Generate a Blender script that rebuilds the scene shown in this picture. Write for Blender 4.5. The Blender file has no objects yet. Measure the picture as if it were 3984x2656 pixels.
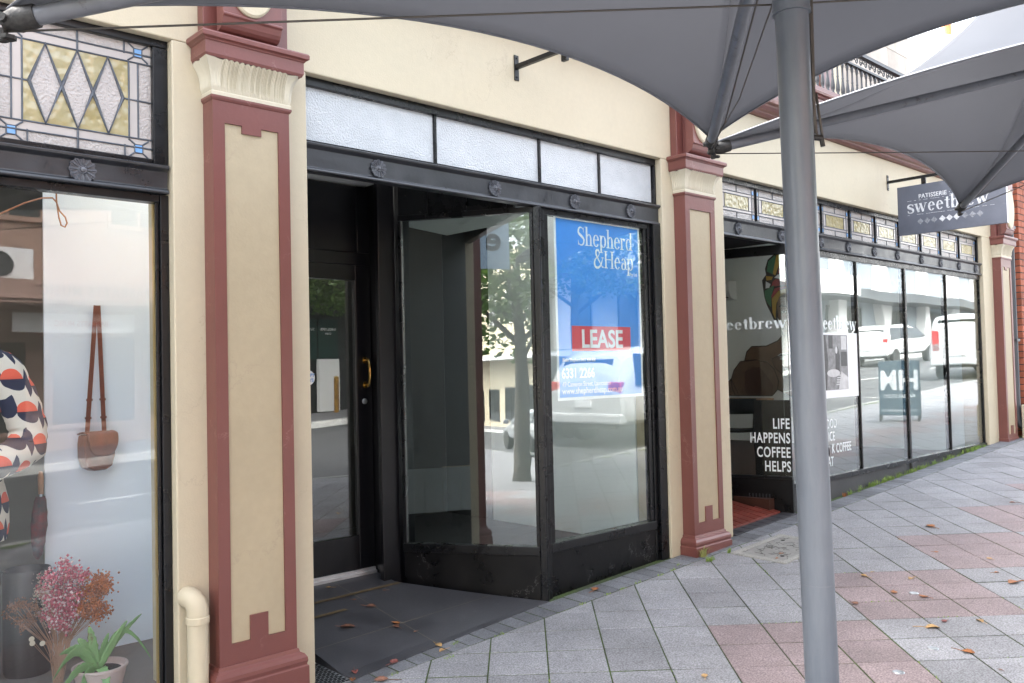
import bpy, math, random
from mathutils import Vector, Matrix
sc = bpy.context.scene
COL = sc.collection
R = math.radians
random.seed(7)

# ---------------------------------------------------------------- camera
cam_d = bpy.data.cameras.new('camera')
cam = bpy.data.objects.new('camera', cam_d)
COL.objects.link(cam)
cam_d.sensor_width = 36.0
cam_d.lens = 3400.0 * 36.0 / 3984.0
cam_d.clip_start = 0.05
cam_d.clip_end = 2000.0
c_r = Vector((0.72653437, -0.68673398, -0.02332913))
c_u = Vector((-0.00418828, -0.03837682, 0.99925456))
c_f = Vector((0.68711736, 0.72589508, 0.03075832))
cam.matrix_world = Matrix(((c_r.x, c_u.x, -c_f.x, 0.0), (c_r.y, c_u.y, -c_f.y, -3.9), (c_r.z, c_u.z, -c_f.z, 0.0), (0, 0, 0, 1)))
sc.camera = cam

# ---------------------------------------------------------------- sky, sun, exposure
SUN_EL, SUN_AZ = 50.0, 330.0          # overcast: a weak broad sun from behind the shops
world = bpy.data.worlds.new('World')
sc.world = world
world.use_nodes = True
wn = world.node_tree
for n in list(wn.nodes): wn.nodes.remove(n)
w_out = wn.nodes.new('ShaderNodeOutputWorld')
w_bg = wn.nodes.new('ShaderNodeBackground')
w_sky = wn.nodes.new('ShaderNodeTexSky')
w_sky.sky_type = 'NISHITA'
w_sky.sun_disc = False
w_sky.sun_elevation = R(SUN_EL)
w_sky.sun_rotation = R(SUN_AZ)
w_sky.air_density = 1.2
w_sky.dust_density = 6.0
w_sky.ozone_density = 1.0
w_hs = wn.nodes.new('ShaderNodeHueSaturation')
w_hs.inputs['Saturation'].default_value = 0.40
wn.links.new(w_sky.outputs[0], w_hs.inputs['Color'])
wn.links.new(w_hs.outputs[0], w_bg.inputs['Color'])
w_bg.inputs['Strength'].default_value = 0.15
wn.links.new(w_bg.outputs[0], w_out.inputs['Surface'])
sun_d = bpy.data.lights.new('sun', 'SUN')
sun_d.energy = 0.75
sun_d.angle = R(40)
sun_d.color = (1.0, 0.98, 0.95)
sun = bpy.data.objects.new('sun', sun_d)
COL.objects.link(sun)
sd = Vector((math.sin(R(SUN_AZ)) * math.cos(R(SUN_EL)), math.cos(R(SUN_AZ)) * math.cos(R(SUN_EL)), math.sin(R(SUN_EL))))
sun.rotation_euler = sd.to_track_quat('Z', 'Y').to_euler()
sc.view_settings.view_transform = 'Standard'
sc.view_settings.look = 'None'
sc.view_settings.gamma = 1.0
sc.view_settings.exposure = 3.3
try:
    sc.cycles.transparent_max_bounces = 24
    sc.cycles.max_bounces = 10
    sc.cycles.glossy_bounces = 5
    sc.cycles.diffuse_bounces = 5
    sc.cycles.sample_clamp_indirect = 6.0
    sc.cycles.use_denoising = True
except Exception:
    pass

# ---------------------------------------------------------------- object helpers
def worigin(o):
    v = Vector((0, 0, 0))
    while o is not None:
        v += o.location
        o = o.parent
    return v

def tag(o, label=None, cat=None, group=None, kind=None):
    if label: o['label'] = label
    if cat: o['category'] = cat
    if group: o['group'] = group
    if kind: o['kind'] = kind
    return o

def thing(name, label, cat, loc=(0, 0, 0), group=None):
    o = bpy.data.objects.new(name, None)
    COL.objects.link(o)
    o.empty_display_size = 0.1
    o.location = loc
    return tag(o, label, cat, group)

def copy_tree(o, parent=None):
    c = o.copy()
    COL.objects.link(c)
    if parent is not None: c.parent = parent
    for ch in list(o.children): copy_tree(ch, c)
    return c

class MB:
    """collects geometry; put() links it as ONE mesh object"""
    def __init__(s):
        s.v = []; s.f = []; s.m = []; s.mi = 0; s.tint = None; s.tints = []
        s.M = None
    def add(s, vs, fs):
        b = len(s.v)
        for p in vs:
            p = Vector(p)
            if s.M is not None: p = s.M @ p
            s.v.append(tuple(p))
        for f in fs:
            s.f.append(tuple(b + i for i in f)); s.m.append(s.mi); s.tints.append(s.tint)
        return s
    def box(s, x0, x1, y0, y1, z0, z1):
        return s.add([(x0, y0, z0), (x1, y0, z0), (x1, y1, z0), (x0, y1, z0), (x0, y0, z1), (x1, y0, z1), (x1, y1, z1), (x0, y1, z1)],
                     [(0, 3, 2, 1), (4, 5, 6, 7), (0, 1, 5, 4), (1, 2, 6, 5), (2, 3, 7, 6), (3, 0, 4, 7)])
    def hexa(s, p):   # 8 points: bottom ring then top ring
        return s.add(p, [(0, 3, 2, 1), (4, 5, 6, 7), (0, 1, 5, 4), (1, 2, 6, 5), (2, 3, 7, 6), (3, 0, 4, 7)])
    def obox(s, a, b, th, z0, z1, side=1, off=0.0):
        """upright slab from plan point a to b, thickness th to the left (side 1) of a->b, shifted by off"""
        d = Vector((b[0] - a[0], b[1] - a[1])); d.normalize(); n = Vector((-d.y, d.x)) * side
        p = [(a[0] + n.x * off, a[1] + n.y * off), (b[0] + n.x * off, b[1] + n.y * off), (b[0] + n.x * (off + th), b[1] + n.y * (off + th)), (a[0] + n.x * (off + th), a[1] + n.y * (off + th))]
        if side < 0: p = [p[1], p[0], p[3], p[2]]
        return s.hexa([(x, y, z0) for x, y in p] + [(x, y, z1) for x, y in p])
    def prism(s, pts, vec):
        n = len(pts); vec = Vector(vec)
        vs = [Vector(p) for p in pts] + [Vector(p) + vec for p in pts]
        fs = [tuple(range(n - 1, -1, -1)), tuple(range(n, 2 * n))]
        fs += [(i, (i + 1) % n, n + (i + 1) % n, n + i) for i in range(n)]
        return s.add(vs, fs)
    def tube(s, path, r, n=10, caps=True):
        path = [Vector(p) for p in path]; k = len(path)
        rs = r if isinstance(r, (list, tuple)) else [r] * k
        vs = []; fs = []
        up = None
        for i, p in enumerate(path):
            t = (path[min(i + 1, k - 1)] - path[max(i - 1, 0)])
            if t.length < 1e-9: t = Vector((0, 0, 1))
            t.normalize()
            if up is None:
                up = Vector((0, 0, 1)) if abs(t.z) < 0.9 else Vector((1, 0, 0))
            a = t.cross(up)
            if a.length < 1e-6: a = t.cross(Vector((0.3, 1, 0.2)))
            a.normalize(); b = a.cross(t); up = b
            for j in range(n):
                w = 2 * math.pi * j / n
                vs.append(p + (a * math.cos(w) + b * math.sin(w)) * rs[i])
        for i in range(k - 1):
            for j in range(n):
                j2 = (j + 1) % n
                fs.append((i * n + j, i * n + j2, (i + 1) * n + j2, (i + 1) * n + j))
        if caps:
            fs.append(tuple(range(n - 1, -1, -1))); fs.append(tuple(range((k - 1) * n, k * n)))
        return s.add(vs, fs)
    def lathe(s, prof, c=(0, 0, 0), n=20, axis='z', lo=0, hi=2 * math.pi):
        vs = []; fs = []; k = len(prof); full = abs(hi - lo - 2 * math.pi) < 1e-6
        m = n if full else n + 1
        for (r, h) in prof:
            for j in range(m):
                w = lo + (hi - lo) * j / n
                x, y = r * math.cos(w), r * math.sin(w)
                if axis == 'z': p = (c[0] + x, c[1] + y, c[2] + h)
                elif axis == 'y': p = (c[0] + x, c[1] - h, c[2] + y)
                else: p = (c[0] + h, c[1] + x, c[2] + y)
                vs.append(p)
        for i in range(k - 1):
            for j in range(n):
                j2 = (j + 1) % m
                fs.append((i * m + j, i * m + j2, (i + 1) * m + j2, (i + 1) * m + j))
        if prof[0][0] > 1e-6 and full: fs.append(tuple(range(m - 1, -1, -1)))
        if prof[-1][0] > 1e-6 and full: fs.append(tuple(range((k - 1) * m, k * m)))
        return s.add(vs, fs)
    def quad(s, a, b, c, d):
        return s.add([a, b, c, d], [(0, 1, 2, 3)])
    def grid(s, fn, nu, nv):
        vs = [fn(i / nu, j / nv) for i in range(nu + 1) for j in range(nv + 1)]
        fs = [(i * (nv + 1) + j, (i + 1) * (nv + 1) + j, (i + 1) * (nv + 1) + j + 1, i * (nv + 1) + j + 1) for i in range(nu) for j in range(nv)]
        return s.add(vs, fs)
    def put(s, name, mat, parent=None, bevel=0.0, smooth=False, seg=2, label=None, solid=0.0, cat=None, group=None, kind=None):
        me = bpy.data.meshes.new(name)
        me.from_pydata(s.v, [], s.f)
        mats = mat if isinstance(mat, (list, tuple)) else [mat]
        for m in mats: me.materials.append(m)
        if len(mats) > 1: me.polygons.foreach_set('material_index', s.m)
        if any(t is not None for t in s.tints):
            at = me.attributes.new('tint', 'FLOAT', 'FACE')
            at.data.foreach_set('value', [0.5 if t is None else t for t in s.tints])
        if smooth:
            me.polygons.foreach_set('use_smooth', [True] * len(me.polygons))
        me.update()
        o = bpy.data.objects.new(name, me)
        COL.objects.link(o)
        if parent is not None:
            w = worigin(parent)
            o.parent = parent
            o.location = -w
        if smooth == 'auto':
            try: me.set_sharp_from_angle(angle=R(35))
            except Exception: pass
        if bevel > 0:
            b = o.modifiers.new('bevel', 'BEVEL'); b.width = bevel; b.segments = seg
            b.limit_method = 'ANGLE'; b.angle_limit = R(40)
        if solid: 
            b = o.modifiers.new('solid', 'SOLIDIFY'); b.thickness = solid; b.offset = 0
        tag(o, label, cat, group, kind)
        return o

def FR(origin, right, up):
    """matrix placing flat artwork (x right, y up, z towards the viewer)"""
    r = Vector(right).normalized(); u = Vector(up).normalized(); n = r.cross(u); o = Vector(origin)
    return Matrix(((r.x, u.x, n.x, o.x), (r.y, u.y, n.y, o.y), (r.z, u.z, n.z, o.z), (0, 0, 0, 1)))

def text_mesh(string, size, bold=0.0, xs=1.0, align='LEFT', ext=0.0006, sp=1.0):
    cu = bpy.data.curves.new('lettering', 'FONT')
    cu.body = string; cu.size = size; cu.align_x = align; cu.extrude = ext; cu.offset = bold
    cu.space_character = sp; cu.resolution_u = 4
    ob = bpy.data.objects.new('lettering', cu)
    COL.objects.link(ob)
    dg = bpy.context.evaluated_depsgraph_get()
    me = bpy.data.meshes.new_from_object(ob.evaluated_get(dg))
    vs = [(v.co.x * xs, v.co.y, v.co.z) for v in me.vertices]
    fs = [tuple(p.vertices) for p in me.polygons]
    bpy.data.objects.remove(ob); bpy.data.curves.remove(cu); bpy.data.meshes.remove(me)
    return vs, fs

def add_text(mb, string, size, at, M=None, **k):
    vs, fs = text_mesh(string, size, **k)
    keep = mb.M
    mb.M = (M if M is not None else Matrix.Identity(4)) @ Matrix.Translation((at[0], at[1], at[2] if len(at) > 2 else 0.0006))
    mb.add(vs, fs); mb.M = keep
    return (min(v[0] for v in vs), max(v[0] for v in vs)) if vs else (0, 0)

# ---------------------------------------------------------------- drawn serif lettering
def ring(cx, cy, rx, ry, T, t, a0=0, a1=360, n=22):
    o = []; i_ = []
    for k in range(n + 1):
        w = R(a0 + (a1 - a0) * k / n)
        o.append((cx + rx * math.cos(w), cy + ry * math.sin(w)))
        i_.append((cx + max(rx - T, .01) * math.cos(w), cy + max(ry - t, .01) * math.sin(w)))
    return [[o[k], o[k + 1], i_[k + 1], i_[k]] for k in range(n)]

def rect(x0, x1, y0, y1): return [[(x0, y0), (x1, y0), (x1, y1), (x0, y1)]]

def stroke(pts, ws):
    q = []; n = len(pts)
    if not isinstance(ws, (list, tuple)): ws = [ws] * n
    L = []
    for i in range(n):
        a = Vector(pts[max(i - 1, 0)]); b = Vector(pts[min(i + 1, n - 1)]); d = (b - a).normalized(); nn = Vector((-d.y, d.x)) * ws[i] * .5
        p = Vector(pts[i]); L.append((p + nn, p - nn))
    for i in range(n - 1):
        q.append([tuple(L[i][1]), tuple(L[i + 1][1]), tuple(L[i + 1][0]), tuple(L[i][0])])
    return q

def cubic(P, n=14):
    out = []
    for i in range(0, len(P) - 1, 3):
        p0, p1, p2, p3 = [Vector(p) for p in P[i:i + 4]]
        for k in range(n + (1 if i + 3 >= len(P) - 1 else 0)):
            t = k / n; out.append(tuple(p0 * (1 - t) ** 3 + p1 * 3 * t * (1 - t) ** 2 + p2 * 3 * t * t * (1 - t) + p3 * t ** 3))
    return out

def glyph(ch, T, t):
    """polygons and advance; x-height .46, capitals .68, ascender .72"""
    xh, cap, asc, dsc = .46, .68, .73, -.22
    s = t * .9; sw = T * .75     # serif height and overhang
    def ser(x, y, top=False, l=1, r=1): return rect(x - sw * l, x + T + sw * r, y - s if top else y, y if top else y + s)
    def flag(x, y): return [[(x - sw, y - s), (x, y - s), (x, y), (x - sw, y - s * .4)]]
    if ch == 'h': return rect(.06, .06 + T, 0, asc) + ser(.06, 0) + flag(.06, asc) + ring(.245, .29, .145, .17, T, t, 0, 150) + rect(.39 - T, .39, 0, .29) + ser(.39 - T, 0), .46
    if ch == 'p': return rect(.06, .06 + T, dsc, xh) + ser(.06, dsc) + flag(.06, xh) + ring(.245, .23, .175, .24, T, t, -150, 150), .46
    if ch == 'b': return rect(.06, .06 + T, 0, asc) + flag(.06, asc) + ring(.245, .23, .175, .24, T, t, -160, 150), .46
    if ch == 'd': return rect(.40 - T, .40, 0, asc) + flag(.40 - T, asc) + rect(.40, .40 + sw, 0, s) + ring(.21, .23, .175, .24, T, t, 25, 330), .46
    if ch == 'r': return rect(.06, .06 + T, 0, xh) + ser(.06, 0) + flag(.06, xh) + ring(.215, .27, .135, .19, t, t * 1.2, 75, 165) + ring(.27, .40, .055, .055, .05, .05), .35
    if ch == 'e': return ring(.22, .23, .18, .24, T, t, 10, 325) + rect(.22 - .17 + T * .6, .40, .25, .25 + t), .43
    if ch == 'a': return ring(.19, .13, .14, .14, T, t, 40, 320) + rect(.30 - T * .3, .30 + T * .7, .06, .34) + ring(.20, .33, .135, .13, T * .9, t, 0, 160) + stroke([(.30 + T * .2, .06), (.37, .02), (.42, .04)], t * 1.2), .42
    if ch == 'H':
        return (rect(.07, .07 + T, 0, cap) + ser(.07, 0) + ser(.07, cap, True) + rect(.55 - T, .55, 0, cap) + ser(.55 - T, 0) + ser(.55 - T, cap, True) + rect(.07 + T, .55 - T, .33, .33 + t)), .63
    if ch == 'S' or ch == 's':
        k = 1.0 if ch == 'S' else .66
        P = cubic([(.40, .55), (.36, .72), (.10, .74), (.08, .53), (.07, .36), (.42, .37), (.41, .17), (.40, -.05), (.09, -.06), (.06, .16)])
        n = len(P); ws = [t + (T * 1.15 - t) * max(0, math.sin(math.pi * i / (n - 1))) ** 2 for i in range(n)]
        q = stroke([(x * (.95 if k == 1 else .82), y * k) for x, y in P], ws)
        q += rect(.36 * (1 if k == 1 else .86), .36 * (1 if k == 1 else .86) + t, .50 * k, .68 * k) + rect(.05, .05 + t, .0, .18 * k)
        return q, .47 if k == 1 else .40
    if ch == '&':
        P = cubic([(.56, .38), (.50, .12), (.36, -.02), (.22, -.01), (.02, .0), (.02, .28), (.20, .38), (.42, .48), (.40, .68), (.27, .68), (.12, .68), (.14, .50), (.26, .38), (.40, .2), (.50, .02), (.60, .02)])
        n = len(P); ws = [t + (T - t) * abs(math.sin(math.pi * 2.2 * i / (n - 1))) for i in range(n)]
        return stroke(P, ws) + rect(.48, .64, .38, .38 + t), .66
    if ch == 't': return rect(.12, .12 + T, .07, .60) + rect(.03, .31, xh - t, xh) + ring(.22, .10, .10, .10, T * .7, t, 180, 330), .32
    if ch == 'w':
        q = stroke([(.08, xh), (.22, 0)], T) + stroke([(.22, 0), (.34, xh)], t) + stroke([(.32, xh), (.46, 0)], T) + stroke([(.46, 0), (.60, xh)], t)
        return q + rect(.0, .17, xh - s, xh) + rect(.25, .40, xh - s, xh) + rect(.53, .67, xh - s, xh), .68
    return [], .25

def serif_text(mb, string, h, at, M, T=.075, t=.03, sp=0.0, xs=1.0, right=False):
    """h scales the unit glyphs; draws each stroke as a thin solid, stepped so none share a plane"""
    wd = sum(glyph(c, T, t)[1] + sp for c in string) * h * xs
    x = at[0] - (wd if right else 0); keep = mb.M; mb.M = M
    k = 0
    for c in string:
        polys, adv = glyph(c, T, t)
        for p in polys:
            z = .0004 + (k % 7) * .00012; k += 1
            mb.add([(x + px * h * xs, at[1] + py * h, z) for px, py in p], [tuple(range(len(p)))])
        x += (adv + sp) * h * xs
    mb.M = keep
    return wd
# ---------------------------------------------------------------- materials
def _n(nt, t, **k):
    n = nt.nodes.new(t)
    for a, v in k.items(): setattr(n, a, v)
    return n

def mat(name, c, rough=.5, var=.12, vs=3.0, c2=None, metal=0.0, spec=.5, bump=0.0, bs=60.0, fine=0.0, fs=200.0, coat=0.0, tint=False, emis=0.0, sheen=0.0, wave=None, rvar=0.0):
    m = bpy.data.materials.new(name); m.use_nodes = True
    nt = m.node_tree; b = nt.nodes['Principled BSDF']; L = nt.links
    tc = _n(nt, 'ShaderNodeTexCoord'); co = tc.outputs['Object']
    b.inputs['Roughness'].default_value = rough; b.inputs['Metallic'].default_value = metal
    b.inputs['Specular IOR Level'].default_value = spec
    if coat: b.inputs['Coat Weight'].default_value = coat; b.inputs['Coat Roughness'].default_value = .05
    if sheen: b.inputs['Sheen Weight'].default_value = sheen
    base = tuple(c) + (1,)
    n1 = _n(nt, 'ShaderNodeTexNoise'); n1.inputs['Scale'].default_value = vs; n1.inputs['Detail'].default_value = 5; n1.inputs['Roughness'].default_value = .6
    L.new(co, n1.inputs['Vector'])
    rp = _n(nt, 'ShaderNodeMapRange'); rp.inputs[1].default_value = .3; rp.inputs[2].default_value = .7
    L.new(n1.outputs['Fac'], rp.inputs[0])
    mx = _n(nt, 'ShaderNodeMix', data_type='RGBA')
    if c2 is None: c2 = tuple(max(0, x * (1 - 2 * var)) for x in c); 
    mx.inputs[6].default_value = tuple(c2) + (1,); mx.inputs[7].default_value = base
    L.new(rp.outputs[0], mx.inputs[0])
    out = mx.outputs[2]
    if fine:
        n2 = _n(nt, 'ShaderNodeTexNoise'); n2.inputs['Scale'].default_value = fs; n2.inputs['Detail'].default_value = 3
        L.new(co, n2.inputs['Vector'])
        r2 = _n(nt, 'ShaderNodeMapRange'); r2.inputs[1].default_value = .35; r2.inputs[2].default_value = .65; r2.inputs[3].default_value = 1 - fine; r2.inputs[4].default_value = 1 + fine
        L.new(n2.outputs['Fac'], r2.inputs[0])
        vm = _n(nt, 'ShaderNodeVectorMath', operation='SCALE'); L.new(out, vm.inputs[0]); L.new(r2.outputs[0], vm.inputs['Scale']); out = vm.outputs[0]
    if tint:
        at = _n(nt, 'ShaderNodeAttribute', attribute_name='tint')
        r3 = _n(nt, 'ShaderNodeMapRange'); r3.inputs[3].default_value = 1 - tint; r3.inputs[4].default_value = 1 + tint
        L.new(at.outputs['Fac'], r3.inputs[0])
        vm = _n(nt, 'ShaderNodeVectorMath', operation='SCALE'); L.new(out, vm.inputs[0]); L.new(r3.outputs[0], vm.inputs['Scale']); out = vm.outputs[0]
    L.new(out, b.inputs['Base Color'])
    if rvar:
        r4 = _n(nt, 'ShaderNodeMapRange'); r4.inputs[1].default_value = .3; r4.inputs[2].default_value = .7; r4.inputs[3].default_value = rough - rvar; r4.inputs[4].default_value = rough + rvar
        L.new(n1.outputs['Fac'], r4.inputs[0]); L.new(r4.outputs[0], b.inputs['Roughness'])
    if bump:
        n3 = _n(nt, 'ShaderNodeTexNoise'); n3.inputs['Scale'].default_value = bs; n3.inputs['Detail'].default_value = 4
        L.new(co, n3.inputs['Vector'])
        bp = _n(nt, 'ShaderNodeBump'); bp.inputs['Strength'].default_value = min(1, bump); bp.inputs['Distance'].default_value = .004
        L.new(n3.outputs['Fac'], bp.inputs['Height']); L.new(bp.outputs[0], b.inputs['Normal'])
    if emis:
        b.inputs['Emission Color'].default_value = base; b.inputs['Emission Strength'].default_value = emis
    return m

def stains(m, dark=(.10, .07, .05), scale=1.6, lo=.60, hi=.72, amt=.5, stretch=(1, 1, .25)):
    """weathering blotches with a shape of their own, mixed over the base colour"""
    nt = m.node_tree; b = nt.nodes['Principled BSDF']; src = b.inputs['Base Color'].links[0].from_socket
    tc = _n(nt, 'ShaderNodeTexCoord'); mp = _n(nt, 'ShaderNodeMapping'); mp.inputs['Scale'].default_value = stretch
    n = _n(nt, 'ShaderNodeTexNoise'); n.inputs['Scale'].default_value = scale; n.inputs['Detail'].default_value = 8; n.inputs['Roughness'].default_value = .7
    nt.links.new(tc.outputs['Object'], mp.inputs[0]); nt.links.new(mp.outputs[0], n.inputs['Vector'])
    r = _n(nt, 'ShaderNodeMapRange'); r.inputs[1].default_value = lo; r.inputs[2].default_value = hi; r.inputs[3].default_value = 0; r.inputs[4].default_value = amt
    nt.links.new(n.outputs['Fac'], r.inputs[0])
    x = _n(nt, 'ShaderNodeMix', data_type='RGBA'); x.inputs[7].default_value = tuple(dark) + (1,)
    nt.links.new(r.outputs[0], x.inputs[0]); nt.links.new(src, x.inputs[6]); nt.links.new(x.outputs[2], b.inputs['Base Color'])
    return m

def cracks(m, col=(.30, .24, .18), scale=.9, width=.006, amt=.6):
    """hairline paint cracks: the zero-crossing of a noise field"""
    nt = m.node_tree; b = nt.nodes['Principled BSDF']; src = b.inputs['Base Color'].links[0].from_socket
    tc = _n(nt, 'ShaderNodeTexCoord')
    n = _n(nt, 'ShaderNodeTexNoise'); n.inputs['Scale'].default_value = scale; n.inputs['Detail'].default_value = 9; n.inputs['Roughness'].default_value = .62
    nt.links.new(tc.outputs['Object'], n.inputs['Vector'])
    s = _n(nt, 'ShaderNodeMath', operation='SUBTRACT'); s.inputs[1].default_value = .5
    a = _n(nt, 'ShaderNodeMath', operation='ABSOLUTE')
    r = _n(nt, 'ShaderNodeMapRange'); r.inputs[1].default_value = 0; r.inputs[2].default_value = width; r.inputs[3].default_value = amt; r.inputs[4].default_value = 0
    n2 = _n(nt, 'ShaderNodeTexNoise'); n2.inputs['Scale'].default_value = scale * 1.7
    nt.links.new(tc.outputs['Object'], n2.inputs['Vector'])
    g = _n(nt, 'ShaderNodeMapRange'); g.inputs[1].default_value = .52; g.inputs[2].default_value = .6
    mu = _n(nt, 'ShaderNodeMath', operation='MULTIPLY')
    nt.links.new(n.outputs['Fac'], s.inputs[0]); nt.links.new(s.outputs[0], a.inputs[0]); nt.links.new(a.outputs[0], r.inputs[0])
    nt.links.new(n2.outputs['Fac'], g.inputs[0]); nt.links.new(r.outputs[0], mu.inputs[0]); nt.links.new(g.outputs[0], mu.inputs[1])
    x = _n(nt, 'ShaderNodeMix', data_type='RGBA'); x.inputs[7].default_value = tuple(col) + (1,)
    nt.links.new(mu.outputs[0], x.inputs[0]); nt.links.new(src, x.inputs[6]); nt.links.new(x.outputs[2], b.inputs['Base Color'])
    return m

def glass(name, ior=1.5, tint=(.93, .97, .95), wob=.02, ws=1.2, gl=(1, 1, 1)):
    m = bpy.data.materials.new(name); m.use_nodes = True; nt = m.node_tree; L = nt.links
    for n in list(nt.nodes): nt.nodes.remove(n)
    o = _n(nt, 'ShaderNodeOutputMaterial'); t = _n(nt, 'ShaderNodeBsdfTransparent'); g = _n(nt, 'ShaderNodeBsdfGlossy'); mx = _n(nt, 'ShaderNodeMixShader')
    f = _n(nt, 'ShaderNodeFresnel'); ge = _n(nt, 'ShaderNodeNewGeometry'); im = _n(nt, 'ShaderNodeMapRange'); im.inputs[3].default_value = ior; im.inputs[4].default_value = 1 / ior
    L.new(ge.outputs['Backfacing'], im.inputs[0]); L.new(im.outputs[0], f.inputs['IOR'])
    t.inputs[0].default_value = tuple(tint) + (1,); g.inputs['Roughness'].default_value = 0.0; g.inputs['Color'].default_value = tuple(gl) + (1,)
    tc = _n(nt, 'ShaderNodeTexCoord'); n = _n(nt, 'ShaderNodeTexNoise'); n.inputs['Scale'].default_value = ws; n.inputs['Detail'].default_value = 1
    bp = _n(nt, 'ShaderNodeBump'); bp.inputs['Strength'].default_value = 1.0; bp.inputs['Distance'].default_value = wob
    L.new(tc.outputs['Object'], n.inputs['Vector']); L.new(n.outputs['Fac'], bp.inputs['Height']); L.new(bp.outputs[0], g.inputs['Normal'])
    L.new(f.outputs[0], mx.inputs[0]); L.new(t.outputs[0], mx.inputs[1]); L.new(g.outputs[0], mx.inputs[2]); L.new(mx.outputs[0], o.inputs[0])
    return m

def obscure(name, c, scale=60, strength=.6, rough=.12, vor=True, trans=0.0, c2=None):
    m = mat(name, c, rough, var=.06, vs=8, c2=c2, spec=.8)
    nt = m.node_tree; b = nt.nodes['Principled BSDF']; tc = _n(nt, 'ShaderNodeTexCoord')
    n = _n(nt, 'ShaderNodeTexVoronoi' if vor else 'ShaderNodeTexNoise'); n.inputs['Scale'].default_value = scale
    if vor: n.feature = 'SMOOTH_F1'
    bp = _n(nt, 'ShaderNodeBump'); bp.inputs['Strength'].default_value = strength; bp.inputs['Distance'].default_value = .007
    nt.links.new(tc.outputs['Object'], n.inputs['Vector']); nt.links.new(n.outputs[0], bp.inputs['Height']); nt.links.new(bp.outputs[0], b.inputs['Normal'])
    return m

M = {}
M['cream'] = cracks(mat('cream_paint', (.52, .46, .335), .55, var=.03, vs=1.3, bump=.22, bs=90, fine=.015, fs=30), scale=.8, width=.004, amt=.45)
M['cream_wall'] = cracks(stains(mat('cream_wall_paint', (.52, .46, .335), .55, var=.03, vs=1.3, bump=.28, bs=110, fine=.015, fs=30), dark=(.36, .30, .22), scale=2.6, lo=.56, hi=.85, amt=.45, stretch=(1, 1, .35)), scale=.55, width=.002, amt=.35)
M['cap_cream'] = mat('capital_cream_paint', (.56, .515, .40), .45, var=.05, vs=9, bump=.3, bs=50)
M['tan'] = cracks(stains(mat('tan_panel_paint', (.40, .335, .225), .5, var=.04, vs=2.0, bump=.25, bs=80, fine=.02, fs=25), dark=(.25, .2, .14), scale=5, lo=.68, hi=.8, amt=.4), scale=1.1, width=.005, amt=.4)
M['maroon'] = cracks(mat('maroon_paint', (.165, .052, .043), .38, var=.07, vs=2.5, bump=.16, bs=45, spec=.7), col=(.42, .25, .22), scale=1.6, width=.004, amt=.35)
M['beam'] = mat('black_beam_paint', (.012, .014, .019), .36, var=.2, vs=7, bump=.25, bs=30, spec=.9, rvar=.1)
stains(M['maroon'], dark=(.30, .17, .15), scale=16, lo=.70, hi=.73, amt=.6, stretch=(1, 1, .8)); stains(M['maroon'], dark=(.10, .035, .03), scale=2.2, lo=.5, hi=.75, amt=.4, stretch=(1, 1, .3))
M['black'] = mat('black_gloss_paint', (.005, .0055, .007), .30, var=.2, vs=7, bump=.25, bs=30, spec=.42, rvar=.1)
M['rosette'] = mat('rosette_paint', (.085, .092, .11), .34, var=.2, vs=60, spec=.9)
M['black_worn'] = mat('black_worn_paint', (.005, .005, .006), .34, var=.2, vs=7, bump=.2, bs=24, spec=.28, rvar=.14)
stains(M['black_worn'], dark=(.22, .22, .23), scale=2.6, lo=.70, hi=.74, amt=.3, stretch=(1, 1, 1))
cracks(M['black_worn'], col=(.30, .30, .30), scale=1.8, width=.0025, amt=.35)
M['door'] = mat('door_black_paint', (.006, .006, .008), .28, var=.2, vs=5, bump=.08, bs=20, spec=.5)
M['matt_black'] = mat('matt_black', (.012, .012, .013), .75, var=.1, spec=.2)
M['glass'] = glass('shop_glass', 2.15, (.92, .97, .96), .0006, 1.1)
M['glass_lease'] = glass('poster_pane_glass', 1.78, (.94, .98, .97), .0006, 1.1)
M['glass_left'] = glass('display_glass', 1.45, (.955, .98, 1.0), .0012, 1.1)
M['glass_far'] = glass('old_shop_glass', 2.3, (.90, .95, .94), .0045, .8)
M['glass_ret'] = glass('return_glass', 1.45, (.95, .97, .96), .0006, 1.0)
M['glass_door'] = glass('door_glass', 2.0, (.75, .78, .77), .0006, 1.0)
M['obscure'] = obscure('hammered_white_glass', (.49, .52, .545), 125, .55, .16)
M['lead_clear'] = obscure('rippled_clear_glass', (.41, .38, .36), 85, .9, .2, vor=False)
M['lead_plain'] = mat('plain_leadlight_glass', (.44, .41, .39), .2, var=.03, spec=.6)
M['amber'] = obscure('amber_cathedral_glass', (.40, .36, .22), 30, 1.0, .17, c2=(.31, .26, .12))
M['blue_glass'] = mat('blue_glass', (.20, .40, .72), .1, var=.1, vs=20, spec=.8)
M['came'] = mat('lead_came', (.10, .115, .14), .4, var=.2, vs=20, metal=.3)
M['brass'] = mat('brass', (.62, .42, .14), .25, var=.12, vs=30, metal=1.0)
M['steel'] = mat('brushed_steel', (.62, .63, .65), .32, var=.06, vs=20, metal=1.0)
M['alu'] = mat('aluminium_strip', (.68, .69, .71), .38, var=.06, vs=25, metal=.8)
M['pole'] = stains(mat('grey_powder_coat', (.108, .123, .146), .32, var=.07, vs=2.5, bump=.08, bs=60, spec=.5), dark=(.05, .05, .055), scale=15, lo=.665, hi=.69, amt=.5, stretch=(1, 1, .35))
stains(M['pole'], dark=(.20, .215, .235), scale=3, lo=.5, hi=.7, amt=.5, stretch=(1, 1, .15))
M['rib'] = stains(mat('grey_rib_paint', (.15, .16, .18), .4, var=.12, vs=12), dark=(.03, .025, .02), scale=10, lo=.60, hi=.68, amt=.6, stretch=(1, 1, 1))
M['grime'] = mat('grimy_steel', (.035, .033, .030), .6, var=.4, vs=40, bump=.7, bs=70)
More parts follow.
